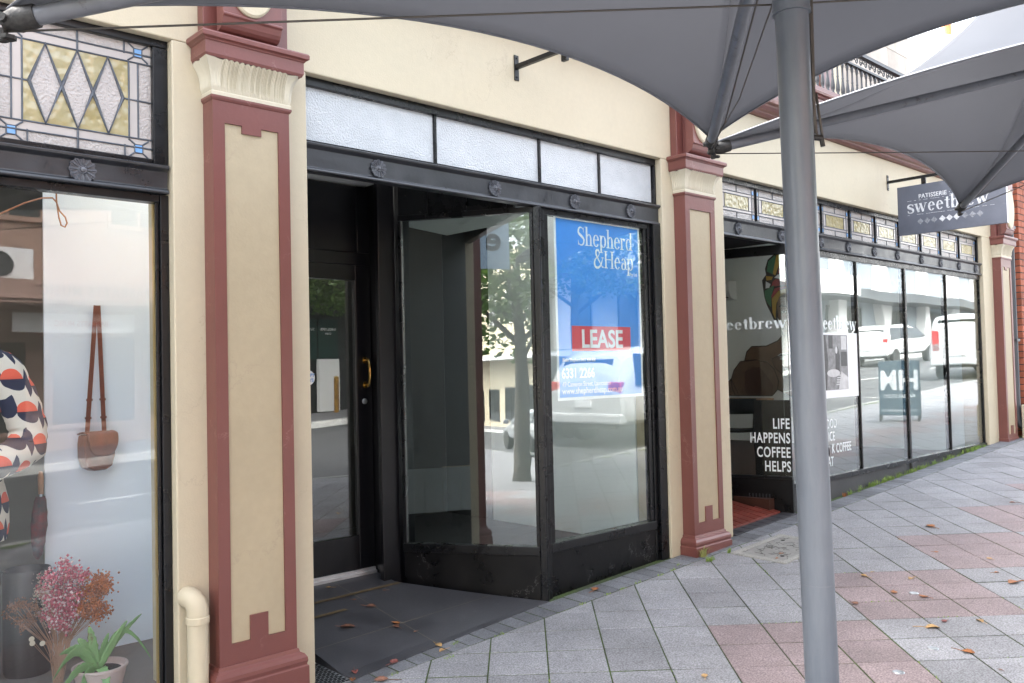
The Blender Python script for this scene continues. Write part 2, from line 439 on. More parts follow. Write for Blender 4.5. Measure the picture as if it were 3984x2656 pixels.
M['cable'] = mat('wire_rope', (.10, .09, .08), .5, metal=.4)
def fabric(name, c):
    m = stains(mat(name, c, .5, var=.08, vs=1.6, bump=.06, bs=300, spec=.10), dark=(.10, .10, .10), scale=7, lo=.63, hi=.74, amt=.4, stretch=(.25, 1, 1))
    nt = m.node_tree; b = nt.nodes['Principled BSDF']; out = [n for n in nt.nodes if n.type == 'OUTPUT_MATERIAL'][0]
    tr = _n(nt, 'ShaderNodeBsdfTranslucent'); tr.inputs[0].default_value = (.42, .425, .45, 1); mx = _n(nt, 'ShaderNodeMixShader'); mx.inputs[0].default_value = .27
    nt.links.new(b.outputs[0], mx.inputs[1]); nt.links.new(tr.outputs[0], mx.inputs[2]); nt.links.new(mx.outputs[0], out.inputs[0])
    return m
M['fabric'] = fabric('grey_pvc_membrane', (.070, .076, .088))
M['tile_grey'] = mat('grey_granite_paver', (.258, .258, .272), .62, var=.14, vs=3.0, fine=.40, fs=120, bump=.3, bs=130, tint=.17)
M['tile_red'] = mat('red_granite_paver', (.245, .192, .194), .62, var=.14, vs=3.0, fine=.38, fs=120, bump=.35, bs=130, tint=.16)
stains(M['tile_grey'], dark=(.10, .10, .10), scale=13, lo=.69, hi=.72, amt=.55, stretch=(1, 1, 1)); stains(M['tile_grey'], dark=(.13, .13, .13), scale=1.1, lo=.52, hi=.75, amt=.35, stretch=(1, 1, 1))
stains(M['tile_red'], dark=(.12, .10, .10), scale=13, lo=.69, hi=.72, amt=.5, stretch=(1, 1, 1))
M['soldier'] = mat('dark_edge_paver', (.155, .16, .175), .6, var=.16, vs=9, fine=.35, fs=140, bump=.3, bs=130, tint=.25)
M['joint'] = mat('mossy_joint', (.030, .034, .022), .9, vs=2.2, c2=(.060, .105, .014), fine=.4, fs=80)
M['entry'] = stains(mat('charcoal_floor_tile', (.060, .061, .068), .42, var=.18, vs=3.5, fine=.15, fs=150, bump=.12, bs=90, rvar=.08), dark=(.11, .11, .12), scale=4, lo=.60, hi=.75, amt=.5, stretch=(1, 1, 1))
M['grout'] = mat('sandy_grout', (.24, .21, .17), .8)
M['grip'] = mat('worn_grip_strip', (.20, .14, .065), .6, var=.3, vs=30)
M['terracotta'] = mat('terracotta_tile', (.20, .045, .032), .4, var=.12, vs=10, tint=.15, fine=.1, fs=60)
M['dark_tile'] = mat('dark_border_tile', (.045, .045, .052), .45, tint=.2)
M['concrete'] = mat('pale_concrete', (.30, .295, .27), .8, var=.12, vs=12, fine=.2, fs=120, bump=.3)
M['iron'] = mat('cast_cover', (.24, .235, .22), .65, var=.12, vs=16, bump=.3, bs=70)
M['galv'] = mat('galvanised_steel', (.30, .32, .33), .4, var=.12, vs=20, metal=.6)
M['void'] = mat('dark_void', (.004, .004, .004), .9, spec=.0)
M['asphalt'] = mat('asphalt', (.075, .078, .082), .8, var=.1, vs=1.5, fine=.25, fs=60, bump=.3, bs=80)
M['kerb'] = mat('kerb_stone', (.30, .30, .29), .75, var=.1, vs=5)
M['yellow'] = mat('yellow_road_paint', (.55, .40, .05), .6, var=.15, vs=10)
M['white_line'] = mat('white_road_paint', (.62, .62, .60), .6, var=.12, vs=10)
M['far_paving'] = mat('far_paving', (.20, .20, .21), .75, var=.12, vs=2)
M['white'] = mat('white_paint', (.76, .76, .75), .5, var=.02)
M['shop_wall'] = mat('white_shop_wall', (.80, .83, .83), .6, var=.03)
M['shaded_wall'] = mat('shaded_entry_wall', (.15, .165, .16), .5, var=.06, vs=3)  # shade on the upper entry wall put into a darker grey
M['dado'] = mat('lit_dado', (.36, .40, .39), .45, var=.05, vs=4)  # same wall's lower part, its light put into a paler grey
M['soffit'] = mat('soffit_white', (.62, .64, .62), .6, var=.04)
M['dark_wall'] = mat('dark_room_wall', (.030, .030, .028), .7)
M['olive'] = mat('olive_room_wall', (.16, .15, .12), .7, var=.1, vs=1)
M['board'] = mat('display_board', (.80, .85, .90), .5, var=.02, vs=2)
M['ply'] = mat('board_edge', (.50, .34, .13), .6)
M['floor_wood'] = mat('dark_floorboards', (.070, .028, .018), .45, var=.25, vs=6)
M['display_floor'] = mat('display_floor', (.20, .165, .14), .6, var=.1, vs=4)
M['leather'] = mat('brown_leather', (.22, .058, .028), .38, var=.22, vs=12, bump=.3, bs=60)
M['poster_blue'] = mat('poster_blue', (.06, .31, .84), .35, var=.06, vs=4)
M['poster_red'] = mat('poster_red', (.72, .055, .09), .35, var=.03)
M['poster_white'] = mat('poster_white', (.80, .82, .84), .4, var=.0)
M['vinyl'] = mat('white_vinyl_lettering', (.80, .86, .87), .5, var=.0)
M['chalk'] = mat('chalk_lettering', (.62, .64, .67), .7, var=.25, vs=40)
M['slate'] = stains(mat('slate_signboard', (.085, .095, .125), .55, var=.12, vs=5), dark=(.22, .22, .24), scale=3, lo=.58, hi=.8, amt=.4, stretch=(1, 1, 3))
M['brick'] = mat('orange_brick', (.36, .105, .055), .8, var=.15, vs=14, bump=.4, tint=.25)
M['mortar'] = mat('dark_mortar', (.055, .05, .05), .9)
M['stone'] = stains(mat('sandstone_block', (.46, .41, .36), .8, var=.12, vs=2.5, bump=.3, bs=20, tint=.12), dark=(.28, .20, .13), scale=2, lo=.58, hi=.75, amt=.5, stretch=(1, 1, .5))
M['render_white'] = stains(mat('white_render', (.72, .73, .74), .7, var=.04), dark=(.22, .22, .22), scale=1.6, lo=.55, hi=.7, amt=.6, stretch=(1, 1, 1))
M['orange'] = mat('orange_flue', (.70, .22, .07), .5)
M['dkgrey'] = mat('dark_grey_pipe', (.060, .064, .072), .45)
M['relief'] = mat('cover_grime', (.05, .048, .042), .8)
M['rail'] = mat('charcoal_iron', (.040, .044, .052), .42, var=.2, vs=20)
M['leaf_o'] = mat('dry_orange_leaf', (.42, .16, .05), .6, var=.3, vs=40)
M['leaf_y'] = mat('dry_yellow_leaf', (.55, .34, .14), .6, var=.25, vs=40)
M['leaf_b'] = mat('dry_brown_leaf', (.26, .12, .075), .6, var=.3, vs=40)
M['leaf_r'] = mat('dry_red_leaf', (.28, .085, .07), .6, var=.3, vs=40)
M['grass'] = mat('weed_green', (.15, .26, .045), .6, vs=5, c2=(.24, .32, .07))
M['dry_grass'] = mat('dry_weed', (.34, .33, .12), .6, vs=9, c2=(.2, .25, .06))
M['wood'] = mat('warm_wood', (.30, .14, .06), .5, var=.25, vs=14)
M['paint_white_car'] = mat('white_car_paint', (.50, .52, .53), .2, var=.0, coat=.6)
M['paint_silver'] = mat('silver_car_paint', (.40, .42, .44), .25, var=.0, metal=.4, coat=.6)
M['car_glass'] = mat('car_glass', (.015, .018, .020), .05, var=.0, spec=.8)
M['tyre'] = mat('tyre', (.015, .015, .015), .8)
M['lamp_red'] = mat('red_lamp', (.45, .02, .02), .2, var=.0)
M['bark'] = mat('tree_bark', (.085, .072, .060), .85, var=.3, vs=12, bump=.8, bs=20)
def leafmat(name, c, c2):
    m = mat(name, c, .5, vs=1.3, c2=c2, tint=.45, spec=.4)
    nt = m.node_tree; b = nt.nodes['Principled BSDF']; out = [n for n in nt.nodes if n.type == 'OUTPUT_MATERIAL'][0]
    tr = _n(nt, 'ShaderNodeBsdfTranslucent'); tr.inputs[0].default_value = (c[0] * 1.3, c[1] * 1.5, c[2], 1); mx = _n(nt, 'ShaderNodeMixShader'); mx.inputs[0].default_value = .3
    nt.links.new(b.outputs[0], mx.inputs[1]); nt.links.new(tr.outputs[0], mx.inputs[2]); nt.links.new(mx.outputs[0], out.inputs[0])
    return m
M['foliage'] = leafmat('tree_leaves', (.075, .12, .035), (.04, .075, .02))
M['ivy'] = leafmat('ivy_leaves', (.055, .11, .03), (.03, .06, .015))

def zg(x, y=0.0): return -1.659 + .0471 * x + .0284 * y      # the footpath plane
# ================================================================= the terrace of shops
B = thing('shop_building', 'cream rendered shop terrace with maroon pilasters and black shopfronts', 'shop building', (5.6, 0.0, -1.40))
P1X, P2X, P3X, PW, PD = 1.745, 5.398, 12.270, .387, .104
HEAD = 1.535
wall = MB()
wall.box(-3.0, 12.72, 0, .30, HEAD, 2.10)
for x0, x1 in ((-3.0, -1.4), (1.602, 2.29), (5.256, 6.07), (11.93, 12.72)):
    wall.box(x0, x1, 0, .30, -2.1, HEAD - .001)
wall.put('wall', M['cream_wall'], B, bevel=.006)
back = MB(); back.box(-3.0, 12.7, 5.2, 5.4, -2.1, 2.05); back.box(-3, -2.9, .3, 5.2, -2.1, 2.05); back.box(12.6, 12.7, .3, 5.2, -2.1, 2.05)
back.box(-3, 3.5, 1.45, 5.4, 2.051, 2.2); back.box(3.5, 5.25, 1.45, 5.4, 2.051, 2.2); back.box(5.25, 9.2, 1.45, 5.4, 2.051, 2.2); back.box(-3, 1.1, .301, 1.4495, 2.051, 2.2); back.box(2.0, 4.2, .301, 1.4495, 2.051, 2.2); back.box(5.25, 9.2, .301, 1.4495, 2.051, 2.2); back.box(9.2, 12.7, .301, 2.0, 2.051, 2.2); back.box(9.2, 12.7, 4.3, 5.4, 2.051, 2.2); back.box(11.3, 12.7, 2.0, 4.3, 2.051, 2.2); back.box(9.2, 10.25, 2.0, 4.3, 2.051, 2.2); back.box(10.25, 11.3, 2.0, 2.7, 2.051, 2.2); back.box(10.25, 11.3, 3.0, 4.3, 2.051, 2.2)  # roof slabs; gaps added over the interiors only to let daylight in
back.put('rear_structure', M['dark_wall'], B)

def mould(mb, prof, x0, x1, yf, yb=-.002):
    """profile of (out, z) swept round the left, front and right of a pier"""
    vs = []; n = len(prof)
    for o, z in prof: vs += [(x0 - o, yb, z), (x0 - o, yf - o, z), (x1 + o, yf - o, z), (x1 + o, yb, z)]
    fs = []
    for i in range(n - 1):
        for j in range(3):
            fs.append((i * 4 + j, i * 4 + j + 1, (i + 1) * 4 + j + 1, (i + 1) * 4 + j))
    fs.append((0, 1, 2, 3)); k = (n - 1) * 4; fs.append((k + 3, k + 2, k + 1, k))
    return mb.add(vs, fs)

def capital(mb, x0, x1, yf, z0, z1):
    per = []
    def seg(p, q, d0, d1, k):
        for i in range(k):
            t = i / k; per.append((p[0] + (q[0] - p[0]) * t, p[1] + (q[1] - p[1]) * t, d0[0] + (d1[0] - d0[0]) * t, d0[1] + (d1[1] - d0[1]) * t))
    c = -1.0
    seg((x0, -.002), (x0, yf), (-1, 0), (-1, -.0), 12); seg((x0, yf), (x0 + .03, yf), (-1, -1), (0, -1), 4)
    seg((x0 + .03, yf), (x1 - .03, yf), (0, -1), (0, -1), 96); seg((x1 - .03, yf), (x1, yf), (0, -1), (1, -1), 4)
    seg((x1, yf), (x1, -.002), (1, 0), (1, 0), 12); per.append((x1, -.002, 1, 0))
    n = len(per); rows = 12
    rng = random.Random(5)
    jit = [rng.uniform(.6, 1.3) for _ in range(n)]
    vs = []
    for r in range(rows + 1):
        t = r / rows
        for i, (x, y, dx, dy) in enumerate(per):
            o = .004 + .010 * math.sin(min(1, t * 4) * math.pi / 2) + .036 * max(0, (t - .25) / .75) ** 2.2
            flute = (.0052 * jit[i] if i % 2 else 0.0) * min(1, t * 5)
            lobe = .006 * abs(math.sin(math.pi * i / 8.0)) * max(0, (t - .8) / .2)
            z = z0 + (z1 - z0) * t + lobe * 1.2
            oo = o - flute + lobe * .5
            vs.append((x + dx * oo, y + dy * oo, z))
    fs = [(r * n + i, r * n + i + 1, (r + 1) * n + i + 1, (r + 1) * n + i) for r in range(rows) for i in range(n - 1)]
    k = rows * n
    vs.append(((x0 + x1) / 2, -.002, z1)); fs += [(k + i, k + i + 1, len(vs) - 1) for i in range(n - 1)]
    mb.add(vs, fs)

def pilaster(x0, zpb, zsb, zgr, notch, based):
    x1 = x0 + PW; yf = -PD; m = .0576; xa, xb = x0 + m, x1 - m; zt = 1.163
    s = MB()
    zlow = zgr - .25
    s.box(x0, x1, yf + .0125, -.002, zlow, 1.2837)                  # core
    zz = [(x0, xa, zlow, 1.2837), (xb, x1, zlow, 1.2837), (xa, xb, zt, 1.2837), (xa, xb, zlow, zpb)]
    for a, b, c, d in zz: s.box(a, b, yf, yf + .0122, c, d)
    w = xb - xa
    if notch: s.box(xa + w * .31, xa + w * .67, yf, yf + .0122, zt - .036, zt)
    s.box(xa + w * .34, xa + w * .67, yf, yf + .0122, zpb, zpb + .112)
    sh = s.put('pilaster', M['maroon'], B)
    t = MB(); t.box(xa + .001, xb - .001, yf + .0085, yf + .0124, zpb + .001, zt - .001); t.put('inset_panel', M['tan'], sh)
    if based:
        b = MB(); mould(b, [(.0, zsb + .012), (.006, zsb + .010), (.009, zsb), (.010, zsb - .006), (.026, zsb - .014), (.036, zsb - .030), (.038, zsb - .046), (.034, zsb - .060), (.034, zsb - .066), (.041, zsb - .070), (.043, zgr - .12)], x0, x1, yf)
        b.put('base', M['maroon'], sh, bevel=.002)
    else:
        b = MB(); mould(b, [(.0, zsb + .006), (.012, zsb), (.014, zgr - .12)], x0, x1, yf); b.put('base', M['maroon'], sh, bevel=.002)
    n = MB(); mould(n, [(.0, 1.262), (.004, 1.264), (.010, 1.274), (.010, 1.284)], x0, x1, yf); n.put('neck_moulding', M['maroon'], sh)
    c = MB(); mould(c, [(.008, 1.2845), (.009, 1.300), (.004, 1.305), (.004, 1.31)], x0, x1, yf); capital(c, x0, x1, yf, 1.306, 1.436)
    c.put('capital', M['cap_cream'], sh, smooth='auto')
    a = MB(); mould(a, [(.048, 1.443), (.055, 1.4555), (.055, 1.512), (.060, 1.514), (.062, 1.520), (.068, 1.523), (.0755, 1.527), (.0765, 1.545), (.072, 1.5534), (.03, 1.556)], x0, x1, yf)
    a.put('abacus', M['maroon'], sh, bevel=.0015)
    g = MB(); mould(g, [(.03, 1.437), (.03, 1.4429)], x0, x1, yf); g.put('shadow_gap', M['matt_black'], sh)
    u = MB(); u.box(x0 - .022, x1 + .022, -.062, -.002, 1.5565, 2.098)
    xm = x0 + PW * .43
    u.box(xm - .115, xm + .115, -.11, -.0625, 1.557, 2.097)
    u.put('upper_block', M['maroon'], sh, bevel=.003)
    k = MB(); kx0, kx1 = xm - .145, xm + .150
    prof = [(-.111, 2.30), (-.111, 1.5785), (-.125, 1.5755), (-.142, 1.580), (-.157, 1.592), (-.168, 1.607), (-.173, 1.622), (-.176, 1.633), (-.187, 1.640), (-.187, 1.648), (-.180, 1.652), (-.180, 2.30)]
    k.prism([(kx0, y, z) for y, z in prof], (kx1 - kx0, 0, 0)); k.put('console', M['maroon'], sh, bevel=.002)
    d = MB(); d.M = Matrix.Translation(((kx0 + kx1) / 2 - .012, -.180, 1.905)) @ Matrix.Diagonal((.138, 1, .252, 1))
    d.lathe([(1, 0), (1, .010), (.96, .018), (0, .020)], n=40, axis='y'); d.put('medallion', M['cream'], sh, smooth='auto')
    return sh

pilaster(P1X, -1.2197, -1.3239, zg(P1X + .2), True, True)
pilaster(P2X, -1.1771, -1.2753, zg(P2X + .2), False, True)
pilaster(P3X, -.9961, -1.048, zg(P3X + .2), True, False)

def run_x(prof, x0, x1):
    mb = MB(); mb.prism([(x0, y, z) for y, z in prof], (x1 - x0, 0, 0)); return mb
run_x([(.30, 2.1005), (-.005, 2.1005), (-.03, 2.105), (-.05, 2.118), (-.055, 2.130), (-.085, 2.138), (-.11, 2.16), (-.115, 2.175), (-.15, 2.18), (-.155, 2.21), (-.12, 2.225), (.30, 2.23)], -3, 12.72).put('cornice', M['maroon'], B, bevel=.002)
run_x([(.28, 2.2305), (-.03, 2.2305), (-.03, 2.45), (-.045, 2.456), (-.055, 2.47), (-.075, 2.478), (-.08, 2.50), (-.06, 2.515), (-.06, 2.55), (-.04, 2.565), (.28, 2.565)], -3, 12.72).put('parapet', M['maroon'], B, bevel=.002)
# balcony balustrade
rl = MB(); rl.box(4.0, 12.5, -.01, .05, 3.085, 3.12); rl.box(4.0, 12.5, .0, .04, 2.955, 2.975); rl.box(4.0, 12.5, .005, .035, 2.5655, 2.58)
def scroll(x, f):
    rl.tube([(x + f * .040 * (1 - k / 22) * math.cos(k * .42), .02, 3.03 + .045 * (1 - k / 22) * math.sin(k * .42)) for k in range(20)], .006, 5)
for i in range(50):
    scroll(6.5 + .105 * i, 1 if i % 2 else -1)
    rl.tube([(6.45 + .105 * i, .02, 2.955), (6.47 + .105 * i, .02, 2.93), (6.5 + .105 * i, .02, 2.925)], .006, 5)
rail = rl.put('balcony_railing', M['rail'], B)
def baluster_mb(x):
    b = MB(); b.lathe([(.016, 0), (.018, .02), (.010, .03), (.020, .06), (.021, .09), (.013, .16), (.010, .19), (.013, .20), (.010, .21), (.009, .30), (.012, .31), (.017, .345), (.010, .36), (.010, .375)], (x, .02, 2.58), 8)
    return b
bp = baluster_mb(0).put('baluster', M['rail'], rail, smooth=True)
bp.location = bp.location + Vector((6.5, 0, 0))
for i in range(1, 48):
    c = bp.copy(); COL.objects.link(c); c.location = bp.location + Vector((.105 * i, 0, 0))
ub = MB(); ub.box(6.6, 11.38, 1.5, 1.7, 2.2, 6.2); ub.put('balcony_wall', M['cream'], B)  # stops short on the left so more sky reaches the added roof gaps
bc = MB(); bc.box(10.66, 10.94, 1.40, 1.499, 2.3, 6.0); bc.box(10.62, 10.98, 1.36, 1.495, 2.3, 2.62); bc.put('balcony_pilaster', M['maroon'], B, bevel=.01)

# ----------------------------------------------------------------- rosettes
def rosette(x, y, z, r, parent):
    b = MB()
    b.lathe([(r * .96, 0), (r, .003), (r * .97, .008), (r * .80, .0065), (r * .4, .007), (r * .33, .011), (r * .30, .0125), (r * .22, .012), (r * .19, .018), (r * .1, .021), (0, .0215)], (x, y, z), 28, axis='y')
    for k in range(12):
        a = 2 * math.pi * k / 12; w = math.pi / 12 * .82
        pts = []
        for (rr, da, h) in ((.38, -.35, .010), (.93, -1, .010), (1.04, -.55, .012), (1.07, 0, .012), (1.04, .55, .012), (.93, 1, .010), (.38, .35, .010)):
            pts.append((x + rr * r * math.cos(a + da * w), y - h, z + rr * r * math.sin(a + da * w)))
        b.prism(pts, (0, .0085, 0))
        b.tube([(x + .42 * r * math.cos(a), y - .0115, z + .42 * r * math.sin(a)), (x + .98 * r * math.cos(a), y - .0135, z + .98 * r * math.sin(a))], .0022, 5)
    return b.put('rosette', M['rosette'], parent, smooth='auto')

def beam(x0, x1, z0, z1, yf, ros, rr=.047):
    prof = [(yf + .05, z0), (yf - .012, z0), (yf - .016, z0 + .006), (yf - .014, z0 + .015), (yf - .004, z0 + .021), (yf, z0 + .025), (yf, z1 - .03), (yf - .008, z1 - .024), (yf - .022, z1 - .014), (yf - .024, z1 - .004), (yf - .018, z1), (yf + .05, z1)]
    bm = run_x(prof, x0, x1).put('beam', M['beam'], B, bevel=.002)
    for x in ros: rosette(x, yf - .0005, (z0 + z1) / 2 - .003, rr, bm)
    return bm

def lead(mb, pts, r=.0045, y=.0):
    mb.tube([(x, y, z) for x, z in pts], r, 6)

def flat(mb, pts, y, th=.003):
    mb.prism([(x, y, z) for x, z in pts], (0, th, 0))
LEADM = [M['lead_clear'], M['lead_plain'], M['amber'], M['blue_glass'], M['came']]
def merge(a, b):
    k = len(a.v); a.v += b.v; a.f += [tuple(k + i for i in f) for f in b.f]; a.m += b.m; a.tints += b.tints
def cell(mb, x0, x1, z0, z1, y): mb.box(x0, x1, y, y + .003, z0, z1)

# ----------------------------------------------------------------- left shopfront
tw = MB(); y0 = .06
tw.box(-1.4, 1.601, .045, .11, 1.500, HEAD - .0005)                  # head
tw.box(1.533, 1.601, .045, .11, .955, 1.4995); tw.box(.845, .905, .05, .11, .985, 1.4995); tw.box(-1.4, 1.5325, .05, .11, .9555, .984)
tframe = tw.put('transom_window', M['black'], B, bevel=.004)
def diamond_light(cx, hw, z0, z1, parent):
    y = .072; g = MB(); a = MB(); c = MB(); bl = MB(); pl = MB()
    pl.mi = 1; a.mi = 2; bl.mi = 3; c.mi = 4
    x0, x1 = cx - hw, cx + hw; zm = (z0 + z1) / 2
    ax0, ax1, az0, az1 = cx - .213, cx + .213, z0 + .088, z1 - .088
    cell(g, x0, x1, z0, z1, y)
    cell(pl, x0, x1, az0 - .040, az0 - .004, y - .001); cell(pl, x0, x1, az1 + .004, az1 + .040, y - .001)
    cell(pl, ax0 - .040, ax0 - .004, az0, az1, y - .001); cell(pl, ax1 + .004, ax1 + .040, az0, az1, y - .001)
    cell(a, ax0, ax1, az0, az1, y - .001)
    for k in (-1, 0, 1):
        q = cx + k * .126
        flat(g, [(q - .062, zm), (q, az0 + .004), (q + .062, zm), (q, az1 - .004)], y - .0025)
    for (sx, sz) in ((-1, -1), (1, -1), (-1, 1), (1, 1)):
        qx = cx + sx * (hw - .058); qz = zm + sz * ((z1 - z0) / 2 - .040)
        cell(pl, qx - .058 if sx < 0 else qx - .045, qx + .045 if sx < 0 else qx + .058, min(qz, zm + sz * (z1 - z0) / 2), max(qz, zm + sz * (z1 - z0) / 2), y - .0015)
        cell(bl, qx - .016, qx + .016, qz - .017, qz + .017, y - .003)
        for ex, ez in ((-1, -1), (1, -1), (1, 1), (-1, 1)):
            lead(c, [(qx + ex * .018, qz + ez * .019), (qx + ex * .044, qz + ez * .040)], .004, y - .002)
        lead(c, [(qx - .018, qz - .019), (qx + .018, qz - .019), (qx + .018, qz + .019), (qx - .018, qz + .019), (qx - .018, qz - .019)], .004, y - .002)
        lead(c, [(cx + sx * (hw - .118), zm + sz * (z1 - z0) / 2), (cx + sx * (hw - .118), zm + sz * ((z1 - z0) / 2 - .052))], .004, y - .002)
    for zz in (az0 - .042, az0 - .002, az1 + .002, az1 + .042): lead(c, [(x0, zz), (x1, zz)], .004, y - .002)
    for xx in (ax0 - .042, ax0 - .002, ax1 + .002, ax1 + .042): lead(c, [(xx, az0 - .002), (xx, az1 + .002)], .004, y - .002)
    lead(c, [(x0, zm), (cx - .188, zm)], .004, y - .002); lead(c, [(cx + .188, zm), (x1, zm)], .004, y - .002)
    lead(c, [(cx, z0), (cx, az0)], .005, y - .002); lead(c, [(cx, az1), (cx, z1)], .005, y - .002)
    for k in (-1, 0, 1):
        q = cx + k * .126
        lead(c, [(q - .063, zm), (q, az0), (q + .063, zm), (q, az1), (q - .063, zm)], .008, y - .003)
    for q in (pl, a, bl, c): merge(g, q)
    g.put('leadlight_pane', LEADM, parent)
diamond_light(1.220, .314, .985, 1.499, tframe)
g = MB(); g.box(.2, .8445, .072, .075, .985, 1.499); g.put('leadlight_pane', M['lead_clear'], tframe)
beam(-1.4, 1.592, .826, .955, .035, [1.225, .45], .053)
wf = MB(); wf.box(1.562, 1.601, .05, .12, -1.9, .8255); wf.box(-1.4, 1.5615, .055, .12, .790, .8255); wf.box(-1.4, 1.5615, .05, .14, -1.62, -1.55)
wf.box(1.545, 1.5618, .066, .078, -1.54, .79)
wfo = wf.put('shop_window', M['black'], B, bevel=.004)
g = MB(); g.box(-1.4, 1.552, .080, .086, -1.545, .795); g.put('pane', M['glass_left'], wfo)
sr = MB(); sr.box(-1.4, 1.6, .03, .2, -2.1, -1.621); sr.put('stallriser', M['black_worn'], B)
# display bay interior
dz = MB(); dz.box(-1.4, 2.19, .1405, 3.0, -1.50, -1.42); dz.put('display_floor', M['display_floor'], B)
di = MB(); di.box(-1.4, 2.19, 3.0, 3.1, -1.42, 1.9); di.box(-1.4, 2.19, 1.45, 3.0, 1.6, 1.7); di.box(-1.4, .2, .31, 1.4495, 1.6, 1.7); di.box(-1.5, -1.41, .31, 3.0, -1.42, 1.6); di.put('shop_interior_wall', M['olive'], B)  # ceiling left open under the roof gap added to brighten the display
br = MB(); br.box(2.10, 2.19, .301, 3.0, -1.42, 1.6); br.put('display_side_wall', M['board'], B)
# ----------------------------------------------------------------- middle shopfront
tw = MB()
tw.box(2.291, 5.255, .05, .12, 1.487, HEAD - .0005); tw.box(5.236, 5.255, .05, .12, 1.19, 1.4865); tw.box(2.291, 5.2355, .055, .12, 1.1855, 1.205)
tfr = tw.put('transom_window', M['black'], B, bevel=.003)
mx = [2.291, 3.175, 4.04, 4.632, 5.2355]
for i in range(4):
    g = MB(); g.box(mx[i] + .0105, mx[i + 1] - .0105, .075, .08, 1.2055, 1.4865); g.put('obscure_pane', M['obscure'], tfr)
    if i: 
        q = MB(); q.box(mx[i] - .010, mx[i] + .010, .062, .10, 1.2055, 1.4865); q.put('glazing_bar', M['black'], tfr, bevel=.003)
beam(2.291, 5.255, 1.036, 1.185, .035, [2.745, 3.605, 4.33, 4.925])
AX, BX = Vector((3.955, 0.0)), Vector((3.44, .82))
ad = (BX - AX).normalized(); an = Vector((-ad.y, ad.x))            # an points to the entry side
post = MB(); post.box(3.985, 4.035, .035, .10, -1.75, 1.0355); post.lathe([(.024, -1.75), (.024, 1.035)], (3.968, .034, 0), 14)
post.obox(AX + ad * .005, AX + ad * .045, .05, -1.75, 1.0355, 1, -.055)
post.box(3.962, 3.985, .014, .03, -1.75, 1.0354)
post.put('corner_post', M['black'], B, bevel=.004)
lw = MB()
lw.box(4.0355, 4.085, .05, .11, -1.13, 1.0); lw.box(5.135, 5.255, .045, .12, -1.75, 1.0355); lw.box(5.17, 5.256, .02, .0448, -1.75, 1.0355); lw.box(4.0355, 5.1345, .05, .11, 1.0005, 1.0355)
lw.box(4.0355, 5.1345, .035, .12, -1.19, -1.1305); lw.box(5.095, 5.1345, .056, .1, -1.13, 1.0)
fw = lw.put('shop_window', M['black'], B, bevel=.004)
g = MB(); g.box(4.0855, 5.0945, .070, .076, -1.130, 1.0); g.put('pane', M['glass_lease'], fw)
s = MB(); s.box(4.0355, 5.1345, .05, .13, -1.75, -1.1905); s.put('stallriser', M['black_worn'], B, bevel=.004)
rw = MB()
rw.obox(AX + ad * .046, BX, .05, 1.0, 1.035, 1, -.055); rw.obox(AX + ad * .046, BX, .06, -1.19, -1.135, 1, -.06)
rw.obox(AX + ad * .046, AX + ad * .068, .045, -1.134, .999, 1, -.05); rw.obox(BX - ad * .022, BX, .045, -1.134, .999, 1, -.05)
fr2 = rw.put('return_window', M['black'], B, bevel=.003)
g = MB(); g.obox(AX + ad * .0685, BX - ad * .0225, .006, -1.134, .999, 1, -.03); g.put('pane', M['glass'], fr2)
s = MB(); s.obox(AX + ad * .046, BX, .06, -1.75, -1.1905, 1, -.075); s.put('return_stallriser', M['black_worn'], B, bevel=.003)
s = MB(); s.obox(AX + ad * .17, BX, .04, 1.036, 1.26, 1, -.06)
for k in (.22, .5, .78): 
    q = AX + (BX - AX) * k; s.obox(q, q + ad * .022, .02, 1.0365, 1.2595, 1, -.018)
s.put('return_fanlight', M['black'], B, bevel=.003)
jp = MB(); jp.box(3.312, 3.45, .862, .90, -1.6, 1.28); jp.box(3.372, 3.60, .9005, 1.10, -1.6, 1.28)
jp.put('door_jamb', M['door'], B, bevel=.004)
# door
dr = MB(); dy0, dy1 = 1.045, 1.09
dr.box(2.50, 2.665, dy0, dy1, -1.318, .715); dr.box(3.250, 3.370, dy0, dy1, -1.318, .715); dr.box(2.6655, 3.2495, dy0, dy1, .612, .715); dr.box(2.6655, 3.2495, dy0, dy1, -1.318, -1.080)
door = dr.put('door', M['door'], B, bevel=.004)
g = MB(); g.box(2.6655, 3.2495, 1.064, 1.070, -1.0795, .6115); g.put('pane', M['glass_door'], door)
h = MB()
hx = 3.313
for zc in (.078, -.088):
    h.prism([(hx - .014, dy0 - .001, zc - .022), (hx + .014, dy0 - .001, zc - .022), (hx + .017, dy0 - .001, zc), (hx + .010, dy0 - .001, zc + .024), (hx - .010, dy0 - .001, zc + .024), (hx - .017, dy0 - .001, zc)], (0, -.004, 0))
    h.lathe([(.008, 0), (.008, .03), (.009, .04)], (hx, dy0 - .003, zc), 10, axis='y')
h.tube([(hx, dy0 - .04, .088), (hx, dy0 - .052, .06), (hx, dy0 - .060, .02), (hx, dy0 - .061, -.03), (hx, dy0 - .054, -.07), (hx, dy0 - .04, -.098)], [.006, .010, .0105, .010, .010, .006], 10)
h.put('handle', M['brass'], door, smooth='auto')
l = MB(); l.lathe([(.019, 0), (.019, .006), (.014, .010), (.013, .012), (0, .0125)], (3.307, dy0 - .001, -.197), 18, axis='y'); l.box(3.305, 3.309, dy0 - .0145, dy0 - .013, -.206, -.190); l.put('lock', M['steel'], door, smooth='auto')
k = MB(); k.box(2.50, 3.366, dy0 - .014, dy0 - .001, -1.338, -1.302); k.box(2.50, 3.366, dy0 - .03, dy0 - .0145, -1.345, -1.322); k.put('weather_strip', M['alu'], door, bevel=.002)
